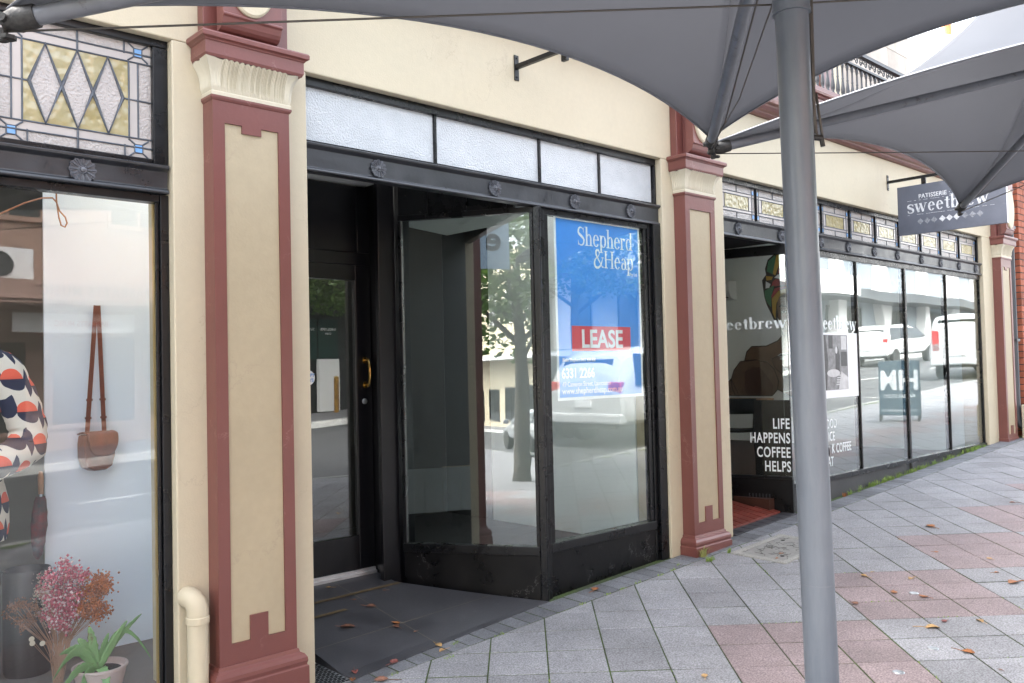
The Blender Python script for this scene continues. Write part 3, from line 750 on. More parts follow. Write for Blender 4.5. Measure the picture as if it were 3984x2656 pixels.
st = MB(); st.lathe([(.048, 0), (.048, .001), (0, .0012)], (2.895, 1.0632, -.030), 28, axis='y'); sto = st.put('sticker', M['poster_white'], door)
sl = MB(); FM = FR((2.895, 1.0605, -.030), (1, 0, 0), (0, 0, 1)); add_text(sl, 'HAPPY', .030, (0, .006), FM, bold=.0006, align='CENTER'); add_text(sl, 'DAYS', .030, (0, -.026), FM, bold=.0006, align='CENTER'); sl.put('sticker_lettering', M['blue_glass'], door)
tp = MB(); tp.box(2.29, 3.371, 1.046, 1.10, .7155, .80); tp.box(2.29, 2.62, 1.046, 1.10, .8005, 1.25); tp.box(2.6205, 3.2995, 1.06, 1.10, .8005, 1.25); tp.box(3.27, 3.3715, 1.044, 1.0595, .8005, 1.25); tp.box(2.30, 2.4995, 1.046, 1.10, -1.5, .715)
tp.put('door_head_panel', M['door'], B, bevel=.004)
so = MB(); so.hexa([(2.292, .1205, 1.262), (3.90, .1205, 1.262), (3.37, 1.1, 1.262), (2.292, 1.1, 1.262), (2.292, .1205, 1.30), (3.90, .1205, 1.30), (3.37, 1.1, 1.30), (2.292, 1.1, 1.30)]); so.put('entry_soffit', M['soffit'], B)
# entry left wall: upper wall with shade in its grey, lit rail and boards paler, plinth
ew = MB(); ew.box(2.19, 2.288, .3005, 1.045, -1.6, 1.26); ew.box(2.2885, 2.298, .07, 1.045, -.78, 1.26)
dd = MB(); dd.box(2.2885, 2.300, .07, 1.045, -.89, -.79)
for k in range(7): dd.box(2.2885, 2.2965, max(.07, .004 + k * .149), .004 + k * .149 + .146, -1.14, -.8905)
ewo = ew.put('entry_wall', M['shaded_wall'], B, bevel=.002)
dd.put('dado', M['dado'], ewo, bevel=.002)
pn = MB(); pn.box(2.2885, 2.303, .07, 1.045, -1.62, -1.1405); pn.put('plinth', M['black_worn'], ewo)
# interior of the empty shop
it = MB(); it.box(5.2565, 5.27, .31, 1.95, -1.6, 1.95); it.put('shop_interior_wall', M['shop_wall'], B)
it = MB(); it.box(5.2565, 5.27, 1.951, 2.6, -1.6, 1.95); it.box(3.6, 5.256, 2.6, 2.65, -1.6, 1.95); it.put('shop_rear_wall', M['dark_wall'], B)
ic = MB(); ic.hexa([(4.06, .125, 1.045), (4.30, .125, 1.045), (4.30, 1.3495, 1.045), (3.50, 1.105, 1.045), (4.06, .125, 1.09), (4.30, .125, 1.09), (4.30, 1.3495, 1.09), (3.50, 1.105, 1.09)]); ic.put('display_ceiling', M['soffit'], B)  # narrow strip only; open beyond it under the added roof gap
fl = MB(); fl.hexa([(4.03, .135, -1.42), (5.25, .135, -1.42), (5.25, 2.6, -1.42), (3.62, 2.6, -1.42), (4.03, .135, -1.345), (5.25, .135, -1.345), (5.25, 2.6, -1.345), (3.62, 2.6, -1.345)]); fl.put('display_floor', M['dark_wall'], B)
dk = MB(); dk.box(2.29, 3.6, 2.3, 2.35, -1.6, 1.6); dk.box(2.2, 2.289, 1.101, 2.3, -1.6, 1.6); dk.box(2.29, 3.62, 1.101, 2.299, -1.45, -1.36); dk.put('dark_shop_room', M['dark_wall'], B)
# ramped charcoal entry floor: front edge flush with the paving, back level with the door
ef = MB()
def zfl(x, y):
    f = zg(x, -.04) + .004; t = max(0, min(1, y / 1.045)); return f * (1 - t) - 1.336 * t
E0 = [(2.445, -.10), (3.985, -.005)]
def efp(u, v):
    xl = 2.445 - .015 * v; xr = 3.955 + (3.37 - 3.955) * min(1, v * 1.045 / .82) if v * 1.045 < .82 else 3.37
    y = (-.10 + .095 * u) * (1 - v) + 1.045 * v
    x = xl + (xr - xl) * u
    return (x, y, zfl(x, y))
ef.grid(efp, 24, 24)
n0 = len(ef.v)
ring_ = [efp(i / 24, 0) for i in range(25)]
ef.add(ring_ + [(x, y, z - .12) for x, y, z in ring_], [(i, 25 + i, 26 + i, i + 1) for i in range(24)])
ring_ = [efp(0, j / 24) for j in range(25)]
ef.add(ring_ + [(x, y, z - .30) for x, y, z in ring_], [(i, i + 1, 26 + i, 25 + i) for i in range(24)])
efo = ef.put('entry_floor', M['entry'], B)
jt = MB()
def strip(mb, pts, w, h):
    q = [Vector((x, y, zfl(x, y) + h)) for x, y in pts]
    d = (q[-1] - q[0]); d.z = 0; d.normalize(); nn = Vector((-d.y, d.x, 0)) * w
    for i in range(len(q) - 1): mb.quad(q[i] - nn, q[i + 1] - nn, q[i + 1] + nn, q[i] + nn)
strip(jt, [(2.46 + k * .14, .288) for k in range(10)], .0022, .002)
strip(jt, [(3.04 - .002 * k, -.08 + k * .1) for k in range(12)], .0016, .002)
jt.put('tile_joint', M['grout'], efo)
gs = MB(); strip(gs, [(2.62 + k * .0758, .790) for k in range(11)], .022, .0025); gs.put('grip_strip', M['grip'], efo); gs = MB(); strip(gs, [(2.5 + k * .0365, .620) for k in range(11)], .022, .0025); gs.put('grip_strip', M['grip'], efo)
# ----------------------------------------------------------------- right shopfront (cafe)
tw = MB(); tw.box(6.071, 11.929, .05, .12, 1.490, HEAD - .0005); tw.box(6.071, 6.10, .05, .12, 1.195, 1.4895); tw.box(11.90, 11.929, .05, .12, 1.195, 1.4895); tw.box(6.1005, 11.8995, .055, .12, 1.190, 1.210)
t3 = tw.put('transom_window', M['black'], B, bevel=.003)
def small_light(x0, x1, z0, z1):
    y = .078; g = MB(); a = MB(); c = MB(); bl = MB(); pl = MB(); w = x1 - x0
    pl.mi = 1; a.mi = 2; bl.mi = 3; c.mi = 4; h = z1 - z0
    cell(g, x0, x1, z0, z1, y)
    ax0, ax1, az0, az1 = x0 + w * .17, x1 - w * .17, z0 + h * .29, z1 - h * .29
    cell(a, ax0, ax1, az0, az1, y - .001)
    cell(pl, x0, x1, az0 - h * .09, az0 - .003, y - .001); cell(pl, x0, x1, az1 + .003, az1 + h * .09, y - .001)
    cell(pl, x0 + w * .08, ax0 - .003, az0 - .003, az1 + .003, y - .0012); cell(pl, ax1 + .003, x1 - w * .08, az0 - .003, az1 + .003, y - .0012)
    for zz in (az0 - h * .09, az0, az1, az1 + h * .09): lead(c, [(x0, zz), (x1, zz)], .0035, y - .002)
    for xx in (x0 + w * .08, ax0, ax1, x1 - w * .08): lead(c, [(xx, z0), (xx, z1)] if xx in (x0 + w * .08, x1 - w * .08) else [(xx, az0), (xx, az1)], .0035, y - .002)
    lead(c, [((x0 + x1) / 2, z0), ((x0 + x1) / 2, az0 - h * .09)], .0035, y - .002); lead(c, [((x0 + x1) / 2, az1 + h * .09), ((x0 + x1) / 2, z1)], .0035, y - .002)
    for sx in (x0 + w * .045, x1 - w * .045):
        for sz in (z0 + h * .13, z1 - h * .13): cell(bl, sx - w * .026, sx + w * .026, sz - h * .055, sz + h * .055, y - .003)
    for q in (pl, a, bl, c): merge(g, q)
    g.put('leadlight_pane', LEADM, t3)
LX = [6.10 + .5800 * i for i in range(11)]
for i in range(10):
    small_light(LX[i] + .0105, LX[i + 1] - .0105, 1.2105, 1.4895)
    if i:
        w = .018 if i % 2 == 0 else .0095
        q = MB(); q.box(LX[i] - w / 2, LX[i] + w / 2, .058, .11, 1.2105, 1.4895); q.put('glazing_bar', M['black'], t3, bevel=.002)
beam(6.071, 11.93, 1.040, 1.1895, .03, [6.326, 7.011, 7.741, 8.298, 8.879, 9.44, 10.075, 10.627, 11.196, 11.75])
cw = MB(); cw.box(7.024, 11.93, .045, .12, .985, 1.0395); cw.box(7.024, 11.93, .03, .12, -1.12, -1.075)
for x, w in ((8.49, .022), (9.65, .045), (10.81, .022), (11.91, .03)): cw.box(x - w / 2, x + w / 2, .045, .11, -1.0745, .9845)
c3 = cw.put('cafe_window', M['black'], B, bevel=.003)
CWX = [7.0300, 8.479, 9.6275, 10.799, 11.895]
for i in range(4):
    g = MB(); a0 = CWX[i] + (0.0 if i == 0 else (.022 if i in (1, 3) else .045)); g.box(a0, CWX[i + 1], .060, .066, -1.0745, .9845); g.put('pane', M['glass_far'], c3)
s = MB(); s.box(7.03, 9.6, .045, .16, -1.75, -1.1205); s.box(9.70, 11.93, .045, .16, -1.75, -1.1205); s.box(9.6005, 9.6995, .02, .16, -1.75, -1.1205); s.put('cafe_stallriser', mat('charcoal_riser', (.055, .057, .062), .6, var=.15, vs=5, bump=.3, bs=30), B, bevel=.004)
A3, B3 = Vector((7.02, 0.0)), Vector((6.865, .62)); d3 = (B3 - A3).normalized(); n3 = Vector((-d3.y, d3.x))
rw = MB(); rw.obox(A3, B3, .05, .955, 1.039, 1, -.055); rw.obox(A3, B3, .05, -1.03, -1.005, 1, -.055); rw.obox(A3 + d3 * .0, A3 + d3 * .006, .02, -1.0045, .9545, 1, -.03)
r3 = rw.put('cafe_return_window', M['black'], B, bevel=.003)
g = MB(); g.obox(A3 + d3 * .0065, B3, .006, -1.0045, .9545, 1, -.03); g.put('pane', M['glass_ret'], r3)
g = MB(); g.obox(A3 + d3 * .0065, A3 + d3 * .33, .002, -1.004, -.335, 1, -.036); g.put('black_film', M['matt_black'], r3)
wj = MB(); wj.obox(B3 + d3 * .001, B3 + d3 * .05, .05, -1.3, 1.039, 1, -.055); wj.put('white_jamb', M['white'], B)
s = MB(); s.obox(A3, B3 + d3 * .2, .05, -1.75, -1.0305, 1, -.06); so3 = s.put('return_stallriser', M['black_worn'], B)
vt = MB()
for k in range(7):
    q = A3 + d3 * (.20 + k * .03); vt.obox(q, q + d3 * .010, .004, -1.225, -1.165, 1, -.009)
vt.put('air_vent', M['rail'], so3)
hd = MB(); hd.box(6.071, 7.02, .1205, .9, 1.06, 1.10); hd.put('cafe_entry_soffit', M['matt_black'], B)
# lettering on the cafe glass
LM = FR((B3.x + n3.x * .001, B3.y + n3.y * .001, 0), (-d3.x, -d3.y, 0), (0, 0, 1)); LM = LM @ Matrix.Translation((0, 0, -.0225 + .003))
wl = (B3 - A3).length
lt = MB(); serif_text(lt, 'sweetbrew', .148, (wl - .006, .302), LM, T=.115, t=.036, sp=-.004, xs=1.22, right=True)
lt.put('lettering', M['vinyl'], r3)
lt = MB()
for s_, z_ in (('LIFE', -.585), ('HAPPENS', -.712), ('COFFEE', -.838), ('HELPS', -.962)): add_text(lt, s_, .128, (wl - .012, z_), LM, bold=.0022, xs=.62, align='RIGHT', sp=1.12)
lt.put('slogan_lettering', M['vinyl'], r3)
GM = FR((0, .0590, 0), (1, 0, 0), (0, 0, 1))
lt = MB(); serif_text(lt, 'sweetbrew', .185, (8.475, .300), GM, T=.11, t=.036, sp=-.004, xs=1.22, right=True); lt.put('lettering', M['vinyl'], c3)
lt = MB()
for s_, z_, x_ in (('OOD', -.635, 7.99), ('ICE', -.755, 7.945), ('K COFFEE', -.872, 8.275), ('AT', -.99, 7.905)): add_text(lt, s_, .125, (x_, z_), GM, bold=.0012, xs=.68, align='RIGHT', sp=1.08)
lt.put('slogan_lettering', M['vinyl'], c3)
# cafe interior
ci = MB(); ci.box(6.3, 11.95, 4.6, 4.7, -1.5, 1.9); ci.box(11.935, 12.0, .301, 4.6, -1.5, 1.9); ci.box(6.3, 9.2, .31, 4.6, 1.75, 1.85); ci.box(9.2, 11.93, .31, 2.0, 1.75, 1.85); ci.box(9.2, 9.25, 2.0, 4.6, 1.8505, 2.05); ci.box(9.2, 11.93, 1.95, 2.0, 1.8505, 2.05); cwo = ci.put('cafe_wall', M['shop_wall'], B)  # ceiling left open, curbed up to the roof gap added for daylight
cf = MB(); cf.box(6.9, 11.93, .165, 4.6, -1.3, -1.2); cf.put('cafe_floor', M['floor_wood'], B)
# terracotta cafe doorstep
tt = MB()
for i in range(10):
    for j in range(7):
        x0 = 6.075 + i * .1; y0 = .10 + j * .1
        if x0 > 6.93 - max(0, y0) * .27: continue
        tt.tint = random.random(); z = zg(x0 + .05) + .012 + .17 * (y0 + .05)
        tt.hexa([(x0, y0, z - .1), (x0 + .098, y0, z - .1), (x0 + .098, y0 + .098, z - .1), (x0, y0 + .098, z - .1), (x0, y0, z - .0085), (x0 + .098, y0, z - .0085), (x0 + .098, y0 + .098, z + .0085), (x0, y0 + .098, z + .0085)])
tt.put('cafe_doorstep', M['terracotta'], B, bevel=.001)
bt = MB()
for i in range(8):
    x0 = 6.075 + i * .122
    if x0 > 6.95: continue
    bt.tint = random.random(); z = zg(x0 + .06) + .007
    bt.hexa([(x0, -.02, z - .1), (x0 + .119, -.02, z - .1), (x0 + .119, .098, z - .1), (x0, .098, z - .1), (x0, -.02, z), (x0 + .119, -.02, z + .003), (x0 + .119, .098, z + .007), (x0, .098, z + .005)])
bt.put('doorstep_border', M['dark_tile'], B, bevel=.001)
# ================================================================= footpath, road, ground
TH = R(46.05); TA, TB = .3066, .3005
def node(c, r): return (4.0109 + c * TA * math.sin(TH) - r * TB * math.cos(TH), -.7749 - c * TA * math.cos(TH) - r * TB * math.sin(TH))
def yk(x):       # kerb line: the footpath narrows past the second shop
    return -6.2 if x < 4.8 else (-4.35 if x > 7.2 else -6.2 + (x - 4.8) / 2.4 * 1.85)
def clip(poly, ymax):
    out = []
    for i in range(len(poly)):
        p, q = poly[i], poly[(i + 1) % len(poly)]
        if p[1] <= ymax: out.append(p)
        if (p[1] <= ymax) != (q[1] <= ymax):
            t = (ymax - p[1]) / (q[1] - p[1]); out.append((p[0] + (q[0] - p[0]) * t, ymax))
    return out
def inset(poly, d):
    n = len(poly); res = []
    for i in range(n):
        p0, p, p1 = Vector(poly[i - 1]), Vector(poly[i]), Vector(poly[(i + 1) % n])
        e0 = (p - p0).normalized(); e1 = (p1 - p).normalized()
        n0 = Vector((-e0.y, e0.x)); n1 = Vector((-e1.y, e1.x)); k = n0 + n1; den = max(.35, 1 + n0.dot(n1))
        res.append(p + k * (d / den))
    return [(v.x, v.y) for v in res]
def area(p): return .5 * sum(p[i][0] * p[(i + 1) % len(p)][1] - p[(i + 1) % len(p)][0] * p[i][1] for i in range(len(p)))
pv = MB()
def paver(poly, dz):
    if len(poly) < 3: return
    a = area(poly)
    if a < 0: poly = poly[::-1]
    if abs(a) < .004: return
    r1 = inset(poly, .0036); r2 = inset(poly, .0064); n = len(poly)
    sx, sy = random.uniform(-.004, .004), random.uniform(-.004, .004); cx = sum(p[0] for p in poly) / n; cy = sum(p[1] for p in poly) / n
    def Z(p, o): return (p[0], p[1], zg(*p) + dz + o + sx * (p[0] - cx) + sy * (p[1] - cy))
    pv.add([Z(p, -.0025) for p in r1] + [Z(p, 0) for p in r2], [tuple(range(n, 2 * n))] + [(i, (i + 1) % n, n + (i + 1) % n, n + i) for i in range(n)])
    k = pv.mi; pv.mi = 3
    pv.add([Z(p, -.02) for p in r1] + [Z(p, -.0025) for p in r1], [(i, (i + 1) % n, n + (i + 1) % n, n + i) for i in range(n)]); pv.mi = k
rngt = random.Random(3)
DARK = {(-1, 0): .16, (-1, 1): .12, (1, -2): .1, (4, 2): .05, (3, -4): .2, (0, -1): .62, (5, 1): .2}
for c in range(-22, 60):
    for r in range(-62, 26):
        q = [node(c, r), node(c + 1, r), node(c + 1, r + 1), node(c, r + 1)]
        mx_ = sum(p[0] for p in q) / 4; my_ = sum(p[1] for p in q) / 4
        if mx_ < -4 or mx_ > 24 or my_ > .05 or my_ < yk(mx_) + .05: continue
        kk = math.floor((c - 1) / 3); red = (-3 * kk <= r < -3 * kk + 3)
        pv.mi = 1 if red else 0
        rd = rngt.random(); pv.tint = rngt.uniform(.38, .8) if rd < .86 else rngt.uniform(.05, .3)
        if (c, r) in DARK: pv.tint = DARK[(c, r)]
        pl_ = clip(q, -.192)
        paver(pl_, random.uniform(-.0012, .0012))
pv.mi = 2
x = -3.0
while x < 12.6:
    w = .118
    pv.tint = random.random(); paver([(x, -.190), (x + w, -.190), (x + w, -.003), (x, -.003)], random.uniform(-.001, .001)); x += w
pvo = pv.put('footpath', [M['tile_grey'], M['tile_red'], M['soldier'], M['joint']], None, kind='structure')
jb = MB(); XS = [-4 + i for i in range(29)]
jb.grid(lambda u, v: (lambda xx: (xx, .06 + (yk(xx) - .06) * v, zg(xx, .06 + (yk(xx) - .06) * v) - .006))(-4 + 28 * u), 56, 6)
jb.put('footpath_bed', M['joint'], None, kind='structure')
# kerb and road
kb = MB(); KX = [-60, -20, -4, 4.8, 7.2, 12, 24, 60, 95]
for a, b in zip(KX[:-1], KX[1:]):
    for (o0, o1, z0, z1, m_) in ((0, .16, .0, .0, 0),):
        p = [(a, yk(a) - .16), (b, yk(b) - .16), (b, yk(b)), (a, yk(a))]
        kb.hexa([(x, y, zg(x, y) - .35) for x, y in p] + [(x, y, zg(x, y)) for x, y in p])
kb.put('kerb', M['kerb'], None, bevel=.012, kind='structure')
def zr(x): return -1.659 + .0471 * x - .30
rd = MB(); rd.quad((-60, -14, zr(-60)), (95, -14, zr(95)), (95, -4.4, zr(95)), (-60, -4.4, zr(-60))); rd.put('road', M['asphalt'], None, kind='structure')
ym = MB()
for a, b in ((-20, 4.8), (4.8, 7.2), (7.2, 40)):
    ym.quad((a, yk(a) - .30, zr(a) + .006), (b, yk(b) - .30, zr(b) + .006), (b, yk(b) - .19, zr(b) + .006), (a, yk(a) - .19, zr(a) + .006))
ym.put('yellow_kerb_line', M['yellow'], None, kind='structure')
wm = MB()
for i in range(12): wm.quad((-8 + i * 6, -9.16, zr(-8 + i * 6) + .005), (-5.5 + i * 6, -9.16, zr(-5.5 + i * 6) + .005), (-5.5 + i * 6, -9.04, zr(-5.5 + i * 6) + .005), (-8 + i * 6, -9.04, zr(-8 + i * 6) + .005))
for xx in (9.3, 15.2, 21.5): wm.quad((xx, -6.7, zr(xx) + .005), (xx + .1, -6.7, zr(xx) + .008), (xx + .1, -4.7, zr(xx) + .008), (xx, -4.7, zr(xx) + .005))
wm.put('lane_marking', M['white_line'], None, kind='structure')
fk = MB(); fk.hexa([(-60, -14.0, zr(-60) - .2), (95, -14.0, zr(95) - .2), (95, -13.7, zr(95) - .2), (-60, -13.7, zr(-60) - .2), (-60, -14.0, zr(-60) + .15), (95, -14.0, zr(95) + .15), (95, -13.7, zr(95) + .14), (-60, -13.7, zr(-60) + .14)])
fk.put('far_kerb', M['white_line'], None, kind='structure')
fp = MB(); fp.quad((-60, -17.5, zr(-60) + .25), (95, -17.5, zr(95) + .25), (95, -14.0005, zr(95) + .15), (-60, -14.0005, zr(-60) + .15)); fp.put('far_footpath', M['far_paving'], None, kind='structure')
gr = MB(); gr.quad((-400, -400, zr(-400) - .6), (400, -400, zr(400) - .6), (400, 400, zr(400) - .6), (-400, 400, zr(-400) - .6)); gr.put('ground', M['asphalt'], None, kind='structure')
np_ = MB(); np_.quad((-60, -6.2, zg(-60, -6.2)), (-4, -6.2, zg(-4, -6.2)), (-4, 0, zg(-4, 0)), (-60, 0, zg(-60, 0))); np_.quad((24, -4.35, zg(24, -4.35)), (95, -4.35, zg(95, -4.35)), (95, 0, zg(95)), (24, 0, zg(24)))
np_.put('outer_footpath', M['far_paving'], None, kind='structure')

# ----------------------------------------------------------------- things on the footpath
t = thing('drain_grate', 'slotted galvanised drain grate beside the charcoal shop entry floor', 'drain grate', (2.40, .1, zg(2.4)))
def zgr_(y): return zg(2.35, y) + .005
g = MB(); g.hexa([(2.20, -.10, zgr_(-.1) - .03), (2.440, -.10, zgr_(-.1) - .03), (2.44, .40, zgr_(.4) - .03), (2.20, .40, zgr_(.4) - .03), (2.20, -.10, zgr_(-.1)), (2.44, -.10, zgr_(-.1)), (2.44, .40, zgr_(.4)), (2.20, .40, zgr_(.4))]); g.put('plate', M['galv'], t, bevel=.002)
g = MB()
for i in range(28):
    for j in range(8):
        y = -.088 + i * .0168; x = 2.212 + j * .0285 + (.0142 if i % 2 else 0)
        if x > 2.42: continue
        g.hexa([(x, y, zgr_(y) - .004), (x + .022, y, zgr_(y) - .004), (x + .022, y + .0098, zgr_(y + .0098) - .004), (x, y + .0098, zgr_(y + .0098) - .004), (x, y, zgr_(y) + .0012), (x + .022, y, zgr_(y) + .0012), (x + .022, y + .0098, zgr_(y + .0098) + .0012), (x, y + .0098, zgr_(y + .0098) + .0012)])
g.put('slots', M['void'], t, kind='stuff')

t = thing('access_cover', 'square crazed access cover in a pale concrete rim in front of the maroon pilaster', 'access cover', (5.95, -.49, zg(5.95, -.49)))
def slab(mb, x0, x1, y0, y1, o0, o1):
    p = [(x0, y0), (x1, y0), (x1, y1), (x0, y1)]; mb.hexa([(x, y, zg(x, y) + o0) for x, y in p] + [(x, y, zg(x, y) + o1) for x, y in p])
g = MB(); slab(g, 5.60, 6.32, -.715, -.665, -.03, .0085); slab(g, 5.60, 6.32, -.315, -.262, -.03, .0085); slab(g, 5.60, 5.66, -.6645, -.3155, -.03, .0085); slab(g, 6.26, 6.32, -.6645, -.3155, -.03, .0085); g.put('rim', M['concrete'], t, bevel=.006)
g = MB(); slab(g, 5.661, 6.259, -.664, -.316, -.03, .0055); lid = g.put('lid', M['iron'], t)
g = MB(); rr = random.Random(11)
for k in range(60):
    x, y = rr.uniform(5.68, 6.24), rr.uniform(-.65, -.33); a = rr.uniform(0, 6.28); pts = []
    for s_ in range(5):
        pts.append((x, y, zg(x, y) + .0057)); x += .018 * math.cos(a); y += .018 * math.sin(a); a += rr.uniform(-.9, .9)
        x = min(6.25, max(5.67, x)); y = min(-.32, max(-.66, y))
    g.tube(pts, .0016, 4)
g.put('relief_lines', M['relief'], lid)
g = MB()
for x, y in ((5.76, -.60), (6.16, -.38)): g.lathe([(.016, -.01), (.016, .0065), (0, .0066)], (x, y, zg(x, y)), 12)
g.put('lifting_hole', M['void'], lid)

stud0 = None
for (x, y), lb in zip(((5.517, -1.627), (4.686, -2.056), (4.276, -2.051)), ('round steel stud beside a fallen leaf on the red pavers', 'round steel stud in a grey paver with red pavers beyond it', 'round steel stud nearest the camera on a red paver right of the pole')):
    t = thing('pavement_stud', lb, 'pavement stud', (x, y, zg(x, y)), 'steel studs set in the footpath')
    g = MB(); g.lathe([(.029, -.004), (.029, .002), (.025, .0045), (.019, .003), (0, .0032)], (x, y, zg(x, y)), 22); g.put('disc', M['steel'], t, smooth='auto')

# leaves
LV = [(7.252, -1.061, 0, .11, 'wide orange leaf far out on the grey pavers'), (5.661, -1.244, 1, .06, None), (5.805, -1.495, 1, .06, None), (5.449, -1.533, 0, .07, None), (5.48, -1.70, 0, .07, 'orange leaf with a long stalk beside a steel stud'), (4.988, -1.941, 1, .095, 'pale twisted leaf with a long stalk on the grey pavers'), (5.122, -1.951, 3, .05, 'small pink leaf beside the pale twisted leaf'), (5.254, -2.093, 1, .06, None), (6.104, -2.008, 0, .10, 'large curled orange leaf at the right edge of the footpath'), (6.576, -1.716, 1, .05, None), (6.524, -1.382, 0, .04, None), (4.741, -2.209, 0, .075, 'orange leaf lying in a paver joint beyond the nearest stud'), (3.624, -1.384, 1, .055, 'small yellow leaf on the grey pavers left of the pole'), (6.263, -1.862, 0, .04, None), (5.815, -.56, 0, .05, 'brown leaf on the crazed access cover'), (5.70, -.60, 0, .05, 'orange leaf at the front of the access cover'), (5.78, -1.247, 1, .03, None), (6.717, -1.037, 1, .03, None), (4.614, -2.397, 2, .03, None), (8.539, -1.272, 2, .06, None), (4.316, -.075, 0, .085, 'crumpled tan leaf against the black riser under the blue poster'), (5.1, -1.45, 2, .06, None)]
LE = [(2.944, .942, 1, .04), (2.745, .418, 2, .10), (3.013, .577, 2, .075), (2.997, .300, 0, .07), (2.975, .27, 2, .06), (2.709, -.08, 3, .07), (3.017, -.07, 1, .06), (2.989, -.135, 1, .05), (2.978, .704, 2, .03), (3.219, .728, 2, .03), (3.024, .155, 2, .025), (2.5, -.03, 3, .06), (2.44, -.1, 0, .05), (2.53, -.22, 2, .085)]
LMT = [M['leaf_o'], M['leaf_y'], M['leaf_b'], M['leaf_r']]
rl_ = random.Random(21)
def leaf(x, y, z, k, s, lb, gr_):
    s *= .86
    a = rl_.uniform(0, 6.28); c1, c2 = rl_.uniform(.15, .5), rl_.uniform(-.3, .4)
    b = MB(); b.M = Matrix.Translation((x, y, z + .003)) @ Matrix.Rotation(a, 4, 'Z') @ Matrix.Rotation(rl_.uniform(-.15, .15), 4, 'X')
    def fn(u, v):
        w = math.sin(math.pi * min(1, u * 1.02)) ** .7 * .34 * (1 + .12 * math.sin(u * 23)); q = (v - .5) * 2
        return (s * (u - .5), s * w * q, s * (abs(q) ** 1.6 * c1 * w + c2 * (u - .5) ** 2 + .02))
    b.grid(fn, 9, 6)
    b.tube([(-s * .5, 0, s * .03), (-s * .75, s * .06, s * .06), (-s * (.9 + c1), s * .16, s * .05)], s * .018, 5)
    o = b.put('fallen_leaf', LMT[k], None, smooth=True, solid=.0012)
    tag(o, lb, 'leaf', gr_)
for x, y, k, s, lb in LV:
    leaf(x, y, zg(x, y), k, s, lb or ['small dry orange leaf lying on the footpath pavers', 'small pale yellow leaf lying on the footpath pavers', 'small dull brown leaf lying on the footpath pavers', ''][k], 'fallen leaves on the footpath')
EL = {1: 'large brown leaf with a long stalk on the charcoal entry floor', 2: 'tan leaf on the charcoal floor below the grip strip', 3: 'orange half of a leaf pair on the floor joint', 4: 'tan half of a leaf pair on the floor joint', 5: 'dusty pink leaf near the front edge of the charcoal floor', 11: 'red leaf by the corner of the slotted grate', 12: 'yellow brown leaf lying on the slotted grate', 13: 'large brown curled leaf on the dark edge pavers'}
for i, (x, y, k, s) in enumerate(LE):
    z = zfl(x, y) if (y > -.09 and x > 2.44) else zg(x, y)
    leaf(x, y, z, k, s, EL.get(i, 'tiny dry leaf scrap lying in the black shop entry'), 'fallen leaves in the shop entry')

# weeds
def tuft(mb, x, y, n, h, sp, rng):
    for _ in range(n):
        a = rng.uniform(0, 6.28); px, py = x + rng.uniform(-sp, sp), y + rng.uniform(-sp, sp) * .35; hh = h * rng.uniform(.4, 1.1); l = hh * rng.uniform(.2, .9)
        p0 = Vector((px, py, zg(px, py) - .004)); d = Vector((math.cos(a), math.sin(a), 0)); w = Vector((-d.y, d.x, 0)) * rng.uniform(.0015, .003)
        p1 = p0 + Vector((0, 0, hh * .65)) + d * l * .3; p2 = p0 + Vector((0, 0, hh * rng.uniform(.6, 1))) + d * l
        mb.add([p0 - w, p0 + w, p1 + w * .8, p1 - w * .8, p2], [(0, 1, 2, 3), (3, 2, 4)])
rw_ = random.Random(31)
g = MB()
for k in range(130):
    x = rw_.uniform(8.05, 11.7); dens = .5 + .5 * math.sin(x * 5.1) * math.sin(x * 2.3 + 1)
    if rw_.random() < dens + .15: tuft(g, x, rw_.uniform(-.02, .03), 9, .06, .035, rw_)
g.put('weeds', M['grass'], None, kind='stuff')
g = MB()
for c in range(-3, 9):
    for r in range(-6, 3):
        if rw_.random() < .2:
            (xa, ya), (xb, yb) = node(c, r), node(c, r + 1) if rw_.random() < .6 else node(c + 1, r)
            if ya > -.2 or yb > -.2: continue
            for _ in range(10):
                t_ = rw_.random(); tuft(g, xa + (xb - xa) * t_, ya + (yb - ya) * t_, 3, .010, .006, rw_)
for x, y in ((4.05, -.2), (4.3, -.19), (4.45, -.2), (4.62, -.19), (4.85, -.2), (5.13, -.15), (5.0, -.2), (3.1, -.11), (2.95, -.24), (3.35, -.2), (2.62, -.2)): tuft(g, x, y, 14, .022, .03, rw_)
g.put('joint_moss', M['grass'], None, kind='stuff')
for (x, y, n, h, sp_, mt, lb) in ((5.42, -.165, 60, .085, .035, 'dry_grass', 'dry grass tuft at the foot of the maroon pilaster'), (5.36, -.26, 60, .045, .045, 'grass', 'green weed in the edge pavers below the maroon pilaster'), (5.62, -.25, 26, .05, .02, 'grass', 'thin green weed at the corner of the access cover'), (7.98, -.005, 40, .05, .03, 'leaf_o', 'orange weed at the foot of the cafe riser right of the pole')):
    g = MB(); tuft(g, x, y, n, h, sp_, rw_); g.put('weed', M[mt], None, label=lb, cat='weed', group='weeds along the shop walls')

